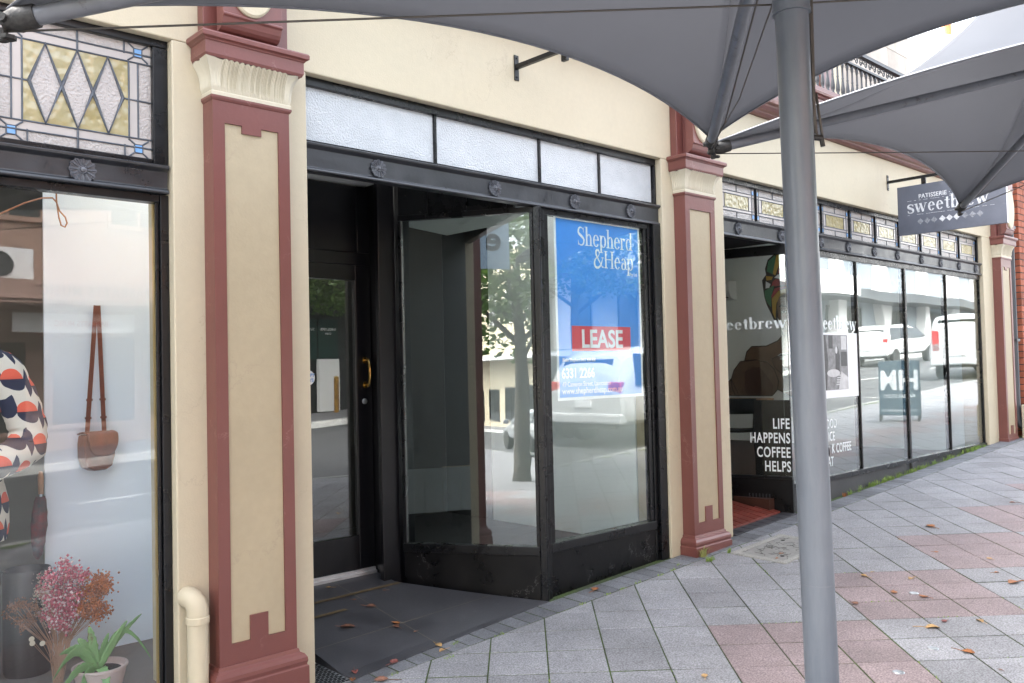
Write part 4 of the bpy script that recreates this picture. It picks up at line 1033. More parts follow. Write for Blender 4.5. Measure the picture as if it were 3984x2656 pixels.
# drainpipe
t = thing('drainpipe', 'short cream drainpipe bending out of the wall beside the left pilaster', 'drainpipe', (1.664, -.062, zg(1.664)))
path = [(1.664, .0, -.992)] + [(1.664, -.062 + .062 * math.cos(a) * 1.0 - .0, -1.052 + .060 * math.sin(a)) for a in [math.pi / 2 * (1 - k / 8) for k in range(0, 0)]]
path = [(1.640, .0, -.992), (1.644, -.018, -.991), (1.652, -.040, -1.0), (1.660, -.056, -1.018), (1.664, -.062, -1.045), (1.664, -.062, -1.58)]
g = MB(); g.tube(path[:5] + [(1.664, -.062, -1.070)], .0475, 22); g.put('elbow', M['cream'], t, smooth='auto')
g = MB(); g.tube([(1.664, -.062, -1.071), (1.664, -.062, -1.65)], .0455, 22); g.put('pipe', M['cream'], t, smooth='auto')
g = MB(); g.lathe([(.0478, 0), (.051, .003), (.051, .030), (.0478, .033)], (1.664, -.062, -1.103), 24); g.put('collar', M['cream'], t, smooth='auto')

# ================================================================= canopy umbrellas
EA, EB, UK = .235, .196, .8696
def umbrella(name, lb, cx, cy, hx, hy, zl, zr_, zap, zhub, mast_top, dx):
    t = thing(name, lb, 'canopy umbrella', (cx, cy, zg(cx, cy)), 'grey membrane umbrellas over the footpath')
    K = [Vector((cx - hx, cy + hy, zl)), Vector((cx + hx, cy + hy, zr_)), Vector((cx + hx, cy - hy, zr_)), Vector((cx - hx, cy - hy, zl))]
    inw = [Vector((0, -1, 0)), Vector((-1, 0, 0)), Vector((0, 1, 0)), Vector((1, 0, 0))]
    ap = Vector((cx + dx, cy, zap))
    f = MB(); N = 20; edge = MB()
    def E(i, u): 
        s = 4 * u * (1 - u); return K[i].lerp(K[(i + 1) % 4], u) + (inw[i] * EA + Vector((0, 0, EB))) * s
    for i in range(4):
        def fn(u, v, i=i):
            e = E(i, u); a = ap + (e - ap) * Vector((1, 1, 0)).normalized().x * 0
            d = Vector((e.x - ap.x, e.y - ap.y, 0)); d.normalize(); a = ap + d * .16
            p = e.lerp(a, v); p.z = e.z + (a.z - e.z) * (.70 * v ** 3 + .30 * v)
            return p
        f.grid(fn, N, 16)
        edge.tube([E(i, k / 24) for k in range(25)], .007, 6)
    cano = f.put('canopy', M['fabric'], t, smooth=True, solid=.003)
    edge.put('edge_hem', M['rib'], t, smooth=True)
    m = MB(); base = Vector((cx + .021, cy - .018, zg(cx, cy) - .05)); top = Vector((cx + dx, cy, mast_top))
    zs = 1.13; q = base.lerp(top, (zs - base.z) / (top.z - base.z))
    m.tube([base, q], .0522, 36); m.put('mast', M['pole'], t, smooth='auto')
    m = MB(); m.tube([q - Vector((0, 0, .0)), q + Vector((0, 0, .012))], .061, 36); m.tube([q + Vector((0, 0, .0125)), top], .059, 36); m.put('mast_sleeve', M['pole'], t, smooth='auto')
    m = MB(); m.lathe([(.17, zap - .03), (.17, zap + .02), (.05, zap + .08), (0, zap + .08)], (ap.x, ap.y, 0), 24); m.put('cap', M['pole'], t, smooth='auto')
    bp_ = MB(); bp_.lathe([(.14, 0), (.14, .012), (.075, .016), (.060, .05), (.0528, .05)], (cx + .021, cy - .018, zg(cx, cy) - .002), 28); bp_.put('base_plate', M['pole'], t, smooth='auto')
    for i in range(4):
        hub = Vector((cx + dx * .7, cy, zhub + (.0 if i in (0, 3) else .0)))
        d = (hub - K[i]).normalized(); dn = Vector((0, 0, -.039))
        s = MB(); s.tube([K[i] + d * .05 + dn, K[i].lerp(hub, .97) + dn], .0296, 16); st_ = s.put('strut', M['rib'], t, smooth='auto')
        e = MB(); side = d.cross(Vector((0, 0, 1))).normalized()
        e.tube([K[i] + dn - d * .015, K[i] + dn + d * .03, K[i] + dn + d * .09], [.026, .040, .036], 12)
        e.tube([K[i] + dn - d * .02 + Vector((0, 0, -.02)), K[i] + dn - d * .015 + Vector((0, 0, -.058))], .017, 10)
        e.tube([K[i] + dn + side * .045, K[i] + dn - side * .045], .014, 8)
        e.lathe([(.024, -.006), (.024, .006)], tuple(K[i] + dn + Vector((0, 0, -.05))), 6)
        e.put('end_fitting', M['grime'], st_, smooth='auto')
    w = MB()
    for i in (0, 1):
        a, b = K[i] + Vector((0, 0, -.07)), K[i + 2] + Vector((0, 0, -.07))
        mid = Vector((cx + dx * .6, cy, a.lerp(b, .5).z))
        w.tube([a, a.lerp(b, .25) + Vector((0, 0, -.01)), a.lerp(b, .5) + Vector((0, .075, 0)), a.lerp(b, .75) + Vector((0, 0, -.01)), b], .0035, 6)
    for i in range(4):
        hub = Vector((cx + dx, cy, zhub)); sd_ = (hub - K[i]).cross(Vector((0, 0, 1))).normalized() * .055; w.tube([K[i] + Vector((0, 0, -.05)), K[i].lerp(hub, .12) + Vector((0, 0, -.03)) - sd_, hub + Vector((0, 0, -.02)) - sd_], .0045, 6)
    w.put('tie_wire', M['cable'], t, smooth=True)
    rt = Vector((.7265, -.687, 0)); h = MB()
    def mp(z, o): 
        z *= UK; p = base.lerp(top, (z - base.z) / (top.z - base.z)); return p + rt * o * UK
    h.tube([mp(2.3, .085), mp(1.6, .082), mp(1.2, .075), mp(.95, .070), mp(.86, .072), mp(.825, .078), mp(.82, .088), mp(.84, .094), mp(.90, .088), mp(1.0, .078)], .0045, 6)
    h.tube([mp(2.3, .075), mp(1.4, .072), mp(.92, .066), mp(.85, .066)], .0045, 6)
    h.put('halyard', M['cable'], t, smooth=True)
    h = MB(); h.tube([mp(.835, .055), mp(.832, .095)], .010, 8); h.tube([mp(.835, .09), mp(.80, .095)], .008, 8); h.put('cleat', M['grime'], t, smooth='auto')
    h = MB(); r2_ = Vector((.60, -.80, 0)); 
    p = base.lerp(top, (-.291 - base.z) / (top.z - base.z)) + r2_ * .0508
    h.tube([p - r2_ * .004, p + r2_ * .0022], .015, 16); h.put('cable_hole', M['void'], t)
    h = MB(); p = base.lerp(top, (-.713 - base.z) / (top.z - base.z)); h.tube([p, p + Vector((0, 0, .0025))], .0526, 36); h.put('seam_ring', M['rib'], t)
    return t
umbrella('canopy_umbrella', 'grey membrane umbrella overhead on the near thick grey pole', 2.6375, -2.494, 1.915, 1.594, 1.149, 1.382, 2.957, 1.67, 3.04, -.061)
umbrella('canopy_umbrella', 'grey membrane umbrella with sunlit pale top at upper right beyond the pole', 6.619, -2.494, 2.013, 1.594, 1.362, 1.429, 3.0, 1.948, 3.04, -.061)

# ================================================================= sign brackets and hanging sign
def bracket(x, z, ln, lb, down):
    t = thing('sign_bracket', lb, 'sign bracket', (x, 0, z - .08), 'black sign brackets on the cream wall')
    g = MB(); g.box(x - .019, x + .019, -.008, -.0005, z - .085, z + .075); g.lathe([(.006, 0), (.006, .006)], (x, -.008, z + .055), 8, axis='y'); g.lathe([(.006, 0), (.006, .006)], (x, -.008, z - .065), 8, axis='y'); g.put('wall_plate', M['black'], t, bevel=.002)
    g = MB(); g.box(x - .014, x + .014, -ln, -.0085, z - .014, z + .014); g.put('arm', M['black'], t, bevel=.002)
    for y in down:
        g = MB(); g.box(x - .012, x + .012, y - .022, y + .022, z - .075, z - .0145); g.put('hanger', M['black'], t, bevel=.002)
    return t
bracket(3.781, 1.888, .86, 'black steel sign bracket with no sign above the frosted transom', (-.42, -.78))
bracket(9.185, 1.862, 1.10, 'black steel sign bracket holding the slate cafe sign', (-.37, -.95))
t = thing('hanging_sign', 'dark slate hanging sign with chalk cafe lettering and diamonds', 'hanging sign', (9.19, -.61, 1.28))
g = MB(); g.box(9.178, 9.202, -1.132, -.10, 1.282, 1.787); sgn = g.put('panel', M['slate'], t, bevel=.002)
g = MB(); g.box(9.176, 9.204, -1.1345, -1.1325, 1.281, 1.788); g.put('edge_trim', M['white'], t)
SM = FR((9.1775, -.10, 1.282), (0, -1, 0), (0, 0, 1))
g = MB(); add_text(g, 'PATISSERIE · ESPRESSO', .060, (.215, .362), SM, bold=.0012, xs=.92, sp=1.05)
serif_text(g, 'sweetbrew', .192, (.095, .222), SM, T=.11, t=.034, sp=.0, xs=.98)
for a, b in (((.10, .345), (.93, .338)), ((.10, .198), (.93, .192))):
    n_ = 36
    for k in range(n_):
        if random.random() < .75:
            x0 = a[0] + (b[0] - a[0]) * k / n_; yy = a[1] + (b[1] - a[1]) * k / n_ + random.uniform(-.0015, .0015); g.M = SM; g.box(x0, x0 + .02, yy, yy + .003, .0002, .0006); g.M = None
g.M = SM
for k in range(9):
    x0 = .225 + .068 * k + (.012 if k > 2 else 0) + (.012 if k > 5 else 0); g.mi = 0 if 3 <= k < 6 else 1
    g.prism([(x0 - .032, .125, .0002), (x0, .093, .0002), (x0 + .032, .125, .0002), (x0, .157, .0002)], (0, 0, .0005))
g.put('chalk_lettering', [M['chalk'], mat('faint_chalk', (.26, .275, .31), .7, var=.35, vs=60)], sgn)

# ================================================================= lease poster
t = thing('lease_poster', 'large blue and white lease poster inside the shop window', 'poster', (4.62, .08, -.222))
PX0, PZ1, PWD, PHT = 4.170, 1.012, .902, 1.234
g = MB(); g.box(PX0, PX0 + PWD, .0785, .0800, PZ1 - PHT, PZ1); sh = g.put('sheet', M['poster_white'], t)
g = MB(); g.box(PX0 + .020, PX0 + PWD - .020, .0780, .07848, PZ1 - PHT + .020, PZ1 - .020); g.put('blue_field', M['poster_blue'], sh)
PM = FR((PX0, .0779, PZ1), (1, 0, 0), (0, 0, 1))
g = MB(); g.M = PM; g.box(.150, .770, -.905, -.735, .0, .0004); g.put('red_band', M['poster_red'], sh)
g = MB()
serif_text(g, 'Shepherd', .178, (.815, -.182), PM, T=.092, t=.030, sp=-.018, xs=.98, right=True)
serif_text(g, '&Heap', .178, (.825, -.325), PM, T=.092, t=.030, sp=-.018, xs=.98, right=True)
add_text(g, 'Pty Ltd', .033, (.865, -.365), PM, align='RIGHT', xs=.9)
add_text(g, 'LEASE', .172, (.462, -.880), PM, bold=.0042, xs=.98, align='CENTER')
add_text(g, 'Blake Shepherd', .033, (.052, -.975), PM, bold=.0006, xs=.85); add_text(g, '0417 820 820', .033, (.235, -.975), PM, bold=.0008, xs=.8)
add_text(g, '6331 2266', .092, (.040, -1.085), PM, bold=.0022, xs=.84)
add_text(g, '49 Cameron Street, Launceston', .046, (.045, -1.142), PM, xs=.83); add_text(g, 'www.shepherdheap.com.au', .060, (.042, -1.192), PM, xs=.93, bold=.0003)
g.put('poster_lettering', M['poster_white'], sh)
# photo poster in the cafe window
t = thing('photo_poster', 'white poster with a black and white cafe photograph on the glass', 'poster', (8.06, .07, -.35))
g = MB(); g.box(7.66, 8.475, .0575, .0590, -.352, .268); sh = g.put('sheet', M['poster_white'], t)
m1, m2, m3 = mat('photo_dark', (.05, .05, .055), .4, var=.3, vs=30), mat('photo_mid', (.28, .28, .29), .4, var=.3, vs=18), mat('photo_light', (.62, .62, .63), .4, var=.15, vs=14)
g = MB(); QM = FR((7.66, .0574, -.352), (1, 0, 0), (0, 0, 1)); g.M = QM
g.box(.02, .60, .075, .60, 0, .0003); g.mi = 1
g.prism([(.02, .075, .0004), (.16, .075, .0004), (.20, .36, .0004), (.16, .60, .0004), (.02, .60, .0004)], (0, 0, .0003)); g.box(.46, .585, .30, .44, .0004, .0007); g.box(.215, .30, .47, .595, .0004, .0007); g.prism([(.34, .2, .0004), (.42, .2, .0004), (.44, .40, .0004), (.39, .50, .0004), (.35, .42, .0004)], (0, 0, .0003)); g.mi = 2
g.prism([(.30 + .13 * math.cos(k * .3927), .235 + .038 * math.sin(k * .3927), .0008) for k in range(16)], (0, 0, .0003)); g.prism([(.40, .08, .0004), (.60, .075, .0004), (.60, .19, .0004), (.46, .25, .0004)], (0, 0, .0003)); g.prism([(.37 + .022 * math.cos(k * .628), .455 + .035 * math.sin(k * .628), .0008) for k in range(10)], (0, 0, .0003)); g.box(.47, .58, .46, .59, .0004, .0007)
for k in range(5): g.box(.35 + .008 * k, .43 + .008 * k, .12 + .022 * k, .131 + .022 * k, .0008, .0011)
g.put('photograph', [m2, m1, m3], sh)
# ================================================================= cafe interior
MUR = [
('skin',[(-2.809,0.512),(-2.809,0.432),(-2.841,0.370),(-2.895,0.321),(-3.085,0.251),(-3.341,0.251),(-3.428,0.172),(-3.470,0.033),(-3.445,-0.067),(-3.177,-0.282),(-2.716,-0.506),(-2.303,-0.504),(-2.064,-0.167),(-2.054,0.108),(-2.179,0.219),(-2.424,0.290),(-2.548,0.358),(-2.587,0.454)]),
('skin',[(-2.875,1.023),(-2.892,0.834),(-2.878,0.686),(-2.826,0.554),(-2.794,0.398),(-2.562,0.388),(-2.493,0.520),(-2.425,0.668),(-2.410,0.835),(-2.422,0.988),(-2.639,1.073)]),
('black',[(-2.759,1.637),(-2.911,1.630),(-3.017,1.558),(-3.069,1.423),(-3.053,1.334),(-3.124,1.253),(-3.111,1.129),(-3.092,0.988),(-3.058,0.872),(-2.994,0.745),(-2.946,0.638),(-2.881,0.609),(-2.887,0.799),(-2.873,0.971),(-2.780,1.054),(-2.639,1.073),(-2.502,1.032),(-2.419,0.937),(-2.421,0.769),(-2.396,0.717),(-2.318,0.879),(-2.274,1.110),(-2.310,1.365),(-2.412,1.527),(-2.573,1.616)]),
('green',[(-3.007,1.536),(-2.896,1.608),(-2.883,1.592),(-2.930,1.323),(-3.041,1.382)]),
('gold',[(-2.869,1.612),(-2.787,1.627),(-2.837,1.452),(-2.899,1.309),(-2.937,1.337)]),
('red',[(-2.774,1.632),(-2.555,1.603),(-2.546,1.355),(-2.855,1.330),(-2.817,1.485)]),
('gold',[(-2.528,1.591),(-2.421,1.511),(-2.401,1.324),(-2.528,1.336)]),
('green',[(-2.404,1.493),(-2.319,1.358),(-2.297,1.129),(-2.381,1.271)]),
('gold',[(-3.053,1.313),(-2.938,1.292),(-2.963,1.246),(-3.048,1.246)]),
('white',[(-2.914,1.273),(-2.855,1.316),(-2.770,1.321),(-2.801,1.242)]),
('red',[(-2.941,1.216),(-2.896,1.250),(-2.405,1.206),(-2.354,1.117),(-2.664,1.144),(-2.963,1.145)]),
('white',[(-3.056,1.230),(-2.981,1.185),(-3.006,1.129),(-3.064,1.125)]),
('green',[(-3.081,1.088),(-2.918,1.165),(-2.934,1.094),(-2.978,0.979),(-2.984,0.832),(-3.037,0.896),(-3.077,0.986)]),
('gold',[(-2.964,0.961),(-2.851,1.070),(-2.665,1.106),(-2.448,1.032),(-2.467,0.991),(-2.640,1.048),(-2.839,0.986),(-2.890,0.886),(-2.917,0.654),(-2.958,0.752)]),
('red',[(-2.972,0.996),(-2.914,1.110),(-2.777,1.136),(-2.499,1.113),(-2.500,1.092),(-2.703,1.109),(-2.854,1.077),(-2.958,0.969)]),
('dark',[(-2.848,0.845),(-2.796,0.866),(-2.731,0.837),(-2.735,0.820),(-2.816,0.836),(-2.845,0.824)]),
('white',[(-2.819,0.752),(-2.780,0.772),(-2.730,0.751),(-2.772,0.730)]),
('dark',[(-2.790,0.767),(-2.752,0.765),(-2.754,0.732),(-2.787,0.734)]),
('dark',[(-2.565,0.826),(-2.509,0.839),(-2.456,0.812),(-2.465,0.799),(-2.562,0.809)]),
('white',[(-2.568,0.738),(-2.527,0.755),(-2.486,0.729),(-2.528,0.715)]),
('dark',[(-2.545,0.751),(-2.509,0.749),(-2.510,0.717),(-2.543,0.719)]),
('lip',[(-2.723,0.557),(-2.657,0.571),(-2.593,0.550),(-2.659,0.515)]),
('skin2',[(-3.708,-0.246),(-3.894,-0.397),(-3.898,-0.501),(-3.574,-0.509)]),
('skin2',[(-3.461,0.029),(-3.536,0.024),(-3.655,-0.113),(-3.708,-0.255),(-3.689,-0.413),(-3.631,-0.503),(-3.001,-0.502),(-2.913,-0.412),(-2.891,-0.284),(-2.952,-0.107),(-3.076,0.008),(-3.256,0.044)]),
('beans',[(-3.463,-0.133),(-3.315,-0.069),(-3.197,-0.074),(-3.066,-0.219),(-2.978,-0.348),(-3.001,-0.492),(-3.433,-0.495),(-3.467,-0.347)]),
('skin2',[(-2.994,0.054),(-2.842,0.102),(-2.704,0.071),(-2.516,0.058),(-2.403,-0.069),(-2.444,-0.255),(-2.784,-0.221),(-2.945,-0.075)]),
('white',[(-2.895,0.097),(-2.841,0.130),(-2.701,0.137),(-2.531,0.128),(-2.464,0.104),(-2.533,0.067),(-2.808,0.074)]),
('dark',[(-2.873,0.099),(-2.824,0.120),(-2.702,0.126),(-2.548,0.117),(-2.495,0.100),(-2.549,0.078),(-2.808,0.082)]),
('nail',[(-2.852,0.067),(-2.782,0.068),(-2.783,0.036),(-2.848,0.038)]),
('nail',[(-2.779,0.005),(-2.727,0.007),(-2.725,-0.035),(-2.777,-0.037)]),
('nail',[(-2.776,-0.094),(-2.724,-0.095),(-2.725,-0.133),(-2.773,-0.132)]),
('nail',[(-2.789,-0.170),(-2.740,-0.168),(-2.741,-0.206),(-2.786,-0.205)]),
]
MC = {'skin': mat('mural_skin', (.20, .115, .070), .6, var=.12, vs=3), 'skin2': mat('mural_hand', (.165, .095, .060), .6, var=.2, vs=8), 'beans': mat('mural_beans', (.050, .022, .014), .6, var=.5, vs=34, c2=(.10, .045, .028)), 'black': M['matt_black'], 'dark': M['matt_black'], 'green': mat('mural_green', (.02, .16, .07), .6), 'gold': mat('mural_gold', (.50, .30, .03), .6), 'red': mat('mural_red', (.34, .025, .035), .6), 'white': M['white'], 'nail': M['white'], 'lip': mat('mural_lip', (.22, .06, .05), .6)}
t = thing('mural', 'painted mural of a woman in a colourful head wrap with coffee beans', 'mural', (11.93, 2.9, -.5))
MM = FR((11.934, 0, 0), (0, -1, 0), (0, 0, 1)); first = {}
for k, (nm, pts) in enumerate(MUR):
    a = sum(pts[i][0] * pts[(i + 1) % len(pts)][1] - pts[(i + 1) % len(pts)][0] * pts[i][1] for i in range(len(pts)))
    if a < 0: pts = pts[::-1]
    if nm not in first: first[nm] = (MB(), MB())
    g, ol = first[nm]; g.M = MM; z = .001 + .0008 * k
    g.prism([(x, y, .0002 + z * .2) for x, y in pts], (0, 0, z))
    if nm in ('skin', 'skin2'): ol.M = MM; ol.tube([(x, y, z + .003) for x, y in pts + [pts[0]]], .007, 4)
for nm, (g, ol) in first.items():
    g.put({'skin': 'painted_figure', 'skin2': 'painted_hands', 'beans': 'painted_beans', 'black': 'head_wrap', 'dark': 'painted_features', 'green': 'green_cloth', 'gold': 'gold_cloth', 'red': 'red_cloth', 'white': 'white_details', 'nail': 'painted_nails', 'lip': 'painted_lips'}[nm], MC[nm], t)
    if ol.v: ol.put('outline', M['matt_black'], t)
t = thing('air_conditioner', 'white wall air conditioner high in the cafe', 'air conditioner', (11.93, 3.98, .98))
g = MB(); g.prism([(11.933, 3.575, 1.29), (11.74, 3.575, 1.28), (11.72, 3.575, 1.25), (11.725, 3.575, 1.10), (11.77, 3.575, 1.02), (11.86, 3.575, .99), (11.933, 3.575, .99)][::-1], (0, .85, 0)); g.put('body', M['white'], t, bevel=.01)
g = MB(); g.box(11.735, 11.80, 3.62, 4.38, 1.015, 1.03); g.put('vent_slot', M['matt_black'], t)

def cafe_chair(name, lb, loc, rz, group):
    t = thing(name, lb, 'chair', (0, 0, 0), group)
    g = MB(); g.grid(lambda u, v: ((u - .5) * .42, (v - .5) * .40, .455 - .012 * math.sin(math.pi * u)), 6, 6); g.put('seat', M['matt_black'], t, solid=.022, bevel=.004)
    g = MB(); g.grid(lambda u, v: ((u - .5) * .40, .185 + .06 * (1 - (2 * u - 1) ** 2), .64 + .17 * v), 10, 4); g.put('backrest', M['matt_black'], t, solid=.016, smooth=True)
    for sx in (-1, 1):
        g = MB(); g.tube([(sx * .165, -.15, .45), (sx * .20, -.20, 0)], [.019, .013], 8); g.put('leg', M['matt_black'], t, smooth='auto')
        g = MB(); g.tube([(sx * .19, .20, .80), (sx * .17, .17, .45), (sx * .205, .24, 0)], [.012, .019, .013], 8); g.put('leg', M['matt_black'], t, smooth='auto')
    t.location = loc; t.rotation_euler = (0, 0, rz); return t
cafe_chair('cafe_chair', 'black wooden chair at the cafe table seen through the left pane', (8.62, 1.52, -1.2), R(118), 'black chairs inside the cafe')
cafe_chair('cafe_chair', 'black chair farther left, half hidden by the maroon pilaster', (8.05, 1.72, -1.2), R(-62), 'black chairs inside the cafe')
t = thing('cafe_table', 'wooden topped cafe table inside the cafe window', 'table', (9.0, 2.0, -1.2))
g = MB(); g.box(8.30, 9.7, 1.70, 2.5, -.485, -.44); g.put('tabletop', M['wood'], t, bevel=.004)
for x in (8.42, 9.58):
    for y in (1.78, 2.42):
        g = MB(); g.box(x - .025, x + .025, y - .025, y + .025, -1.2, -.4855); g.put('leg', M['matt_black'], t)

# ================================================================= left window display
t = thing('display_backdrop', 'tall white backdrop board behind the hanging handbag', 'backdrop board', (1.7, .95, -1.42))
g = MB(); g.box(1.322, 2.09, .95, .965, -1.42, 1.5); g.put('panel', M['board'], t)
g = MB(); g.box(1.557, 1.5645, .125, .14, -1.42, .80); g.put('edge_strip', M['ply'], t)
t = thing('handbag', 'brown leather shoulder bag hanging on the white backdrop', 'handbag', (1.545, .88, -.47))
g = MB(); g.M = Matrix.Translation((1.545, .885, -.375)) @ Matrix.Rotation(R(14), 4, 'Z')
ol = [(-.078, .085), (-.085, .04), (-.084, -.03), (-.068, -.082), (-.03, -.100), (.03, -.100), (.068, -.082), (.084, -.03), (.085, .04), (.078, .085)]
g.prism([(x, .030, z) for x, z in ol], (0, -.075, 0)); body = g.put('body', M['leather'], t, bevel=.010, seg=3)
g = MB(); g.M = Matrix.Translation((1.545, .885, -.375)) @ Matrix.Rotation(R(14), 4, 'Z')
def flapf(u, v):
    x = (u - .5) * .166; k = 1 - (abs(u - .5) * 2) ** 4 * .35
    if v < .3: return (x, .03 - .095 * (v / .3), .088 + .012 * math.sin(v / .3 * math.pi))
    w = (v - .3) / .7; return (x * (1 - .12 * w * w), -.065 - .008 * math.sin(w * 2.6), .088 - .115 * w * k)
g.grid(flapf, 14, 14); g.put('flap', M['leather'], t, smooth=True, solid=.004)
for sx, top, bot in ((-1, (1.566, .93, .382), (1.500, .875, -.285)), (1, (1.578, .93, .382), (1.592, .90, -.285))):
    a, b = Vector(top), Vector(bot); g = MB(); d = (b - a).normalized(); wv = Vector((1, -.1, 0)).cross(d).cross(d).normalized() * .011; nn = Vector((0, -1, 0)) * .003
    g.hexa([b - wv, b + wv, b + wv + nn, b - wv + nn, a - wv, a + wv, a + wv + nn, a - wv + nn]); st_ = g.put('strap', M['leather'], t, bevel=.001)
    g = MB()
    for f in (.74, .88): 
        p = a.lerp(b, f); g.box(p.x - .0145, p.x + .0145, p.y - .007, p.y + .004, p.z - .005, p.z + .005)
    g.put('strap_keeper', M['leather'], st_)
    g = MB(); p = a.lerp(b, .80 if sx < 0 else .90); g.lathe([(.0035, 0), (0, .004)], (p.x, p.y - .004, p.z), 8, axis='y'); g.put('rivet', M['brass'], st_)
g = MB(); g.tube([(1.602 + .020 * math.cos(a), .868, -.292 + .016 * math.sin(a)) for a in [k * math.pi / 8 for k in range(17)]], .0035, 6); g.put('ring', M['steel'], t, smooth=True)

def jacket_mat():
    m = mat('patterned_jacket', (.66, .60, .50), .8, var=.03); nt = m.node_tree; b = nt.nodes['Principled BSDF']; L = nt.links
    tc = _n(nt, 'ShaderNodeTexCoord'); sx = _n(nt, 'ShaderNodeSeparateXYZ'); L.new(tc.outputs['Object'], sx.inputs[0])
    def mth(op, a, b_=None, c_=None):
        n = _n(nt, 'ShaderNodeMath', operation=op)
        for i, q in enumerate((a, b_, c_)):
            if q is None: continue
            if isinstance(q, (int, float)): n.inputs[i].default_value = q
            else: L.new(q, n.inputs[i])
        return n.outputs[0]
    xr = mth('ADD', sx.outputs[0], mth('MULTIPLY', sx.outputs[1], .6)); zz = mth('ADD', sx.outputs[2], mth('MULTIPLY', xr, .25))
    row = mth('FLOOR', mth('DIVIDE', zz, .135)); xo = mth('ADD', xr, mth('MULTIPLY', row, .047))
    fx = mth('SUBTRACT', mth('FRACT', mth('DIVIDE', xo, .125)), .5); fz = mth('SUBTRACT', mth('FRACT', mth('DIVIDE', zz, .135)), .5)
    d = mth('SQRT', mth('ADD', mth('MULTIPLY', fx, fx), mth('MULTIPLY', fz, fz)))
    circ = mth('LESS_THAN', d, .36); up = mth('GREATER_THAN', mth('ADD', fz, mth('MULTIPLY', fx, -.25)), .02)
    lens = mth('LESS_THAN', mth('ADD', mth('ABSOLUTE', mth('SUBTRACT', mth('ABSOLUTE', fx), .5)), mth('MULTIPLY', mth('MULTIPLY', fz, fz), .7)), .16)
    def mixc(f, c_, src):
        n = _n(nt, 'ShaderNodeMix', data_type='RGBA'); L.new(f, n.inputs[0]); L.new(src, n.inputs[6])
        if isinstance(c_, tuple): n.inputs[7].default_value = c_ + (1,)
        else: L.new(c_, n.inputs[7])
        return n.outputs[2]
    src = b.inputs['Base Color'].links[0].from_socket
    c1 = mixc(lens, (.022, .026, .055), src)
    rg = _n(nt, 'ShaderNodeRGB'); rg.outputs[0].default_value = (.020, .022, .045, 1)
    inner = mixc(up, (.68, .11, .06), rg.outputs[0])
    L.new(mixc(circ, inner, c1), b.inputs['Base Color']); return m
JM = jacket_mat()
t = thing('mannequin', 'mannequin in a cream, navy and orange patterned jacket at the left edge', 'mannequin', (.86, .62, -1.42))
g = MB(); prof = [(-.72, .215), (-.66, .22), (-.55, .215), (-.40, .185), (-.22, .165), (-.05, .18), (.06, .19), (.13, .17), (.19, .09), (.24, .06)]
vs = []; n_ = 24
for z, w in prof:
    for j in range(n_):
        a = 2 * math.pi * j / n_; vs.append((.86 + w * math.cos(a) * (1 + .03 * math.sin(5 * a + z * 9)), .62 + w * .62 * math.sin(a), z))
g.add(vs, [(i * n_ + j, i * n_ + (j + 1) % n_, (i + 1) * n_ + (j + 1) % n_, (i + 1) * n_ + j) for i in range(len(prof) - 1) for j in range(n_)]); g.put('jacket', JM, t, smooth=True)
for pts, rs in (([(.98, .58, .11), (1.045, .545, .05), (1.10, .53, -.09), (1.135, .52, -.22), (1.128, .505, -.305), (1.05, .47, -.345), (.94, .43, -.385), (.86, .42, -.41)], [.055, .078, .083, .080, .080, .074, .066, .060]), ([(.74, .58, .11), (.68, .56, .0), (.66, .55, -.2), (.70, .47, -.36), (.80, .42, -.40)], [.06, .08, .08, .075, .06])):
    g = MB(); P = []; Rr = []
    for i in range(len(pts) - 1):
        for k in range(6):
            f = k / 6; P.append(Vector(pts[i]).lerp(Vector(pts[i + 1]), f)); Rr.append((rs[i] + (rs[i + 1] - rs[i]) * f) * (1 + .035 * math.sin((i * 6 + k) * 1.9)))
    g.tube(P, Rr, 18); g.put('sleeve', JM, t, smooth=True)
g = MB(); g.lathe([(.05, .2), (.045, .30), (.05, .36), (.0, .40)], (.86, .62, 0), 16); g.put('neck', M['white'], t, smooth=True)
g = MB(); g.lathe([(.16, -1.42), (.16, -1.40), (.02, -1.39), (.016, -.68)], (.86, .62, 0), 16); g.put('stand', M['steel'], t, smooth='auto')
t = thing('umbrella', 'folded tartan umbrella with a wooden handle hanging on the backdrop edge', 'umbrella', (1.27, .87, -.87))
g = MB(); g.tube([(1.280, .87, -.455), (1.280, .87, -.48), (1.281, .87, -.567)], [.008, .0135, .012], 10); g.put('handle', mat('pale_wood_handle', (.42, .22, .11), .5, var=.15, vs=20), t, smooth='auto')
g = MB(); g.tube([(1.281, .87, -.5675), (1.281, .87, -.60)], .006, 8); g.put('shaft', M['steel'], t)
tm = mat('tartan_cloth', (.17, .022, .024), .75, vs=14, c2=(.02, .05, .055))
g = MB(); vs = []; n_ = 18
for k, (z, r) in enumerate([(-.578, .020), (-.60, .026), (-.66, .033), (-.72, .036), (-.80, .030), (-.86, .020), (-.885, .006)]):
    for j in range(n_):
        a = 2 * math.pi * j / n_ + k * .25; rr = r * (1 + .22 * math.sin(6 * a)); vs.append((1.279 - (z + .578) * -.05 + rr * math.cos(a) - .0, .87 + rr * math.sin(a), z))
g.add(vs, [(i * n_ + j, i * n_ + (j + 1) % n_, (i + 1) * n_ + (j + 1) % n_, (i + 1) * n_ + j) for i in range(6) for j in range(n_)]); g.put('cloth', tm, t, smooth=True)
t = thing('floor_vase', 'tall dark grey vase behind the dried flowers', 'vase', (1.215, .86, -1.42))
g = MB(); g.lathe([(.0, .004), (.10, 0), (.108, .02), (.110, .48), (.104, .50), (.098, .49), (.098, .1), (0, .1)], (1.215, .86, -1.42), 30); g.put('body', mat('dark_glaze', (.035, .037, .036), .4, var=.15), t, smooth='auto')
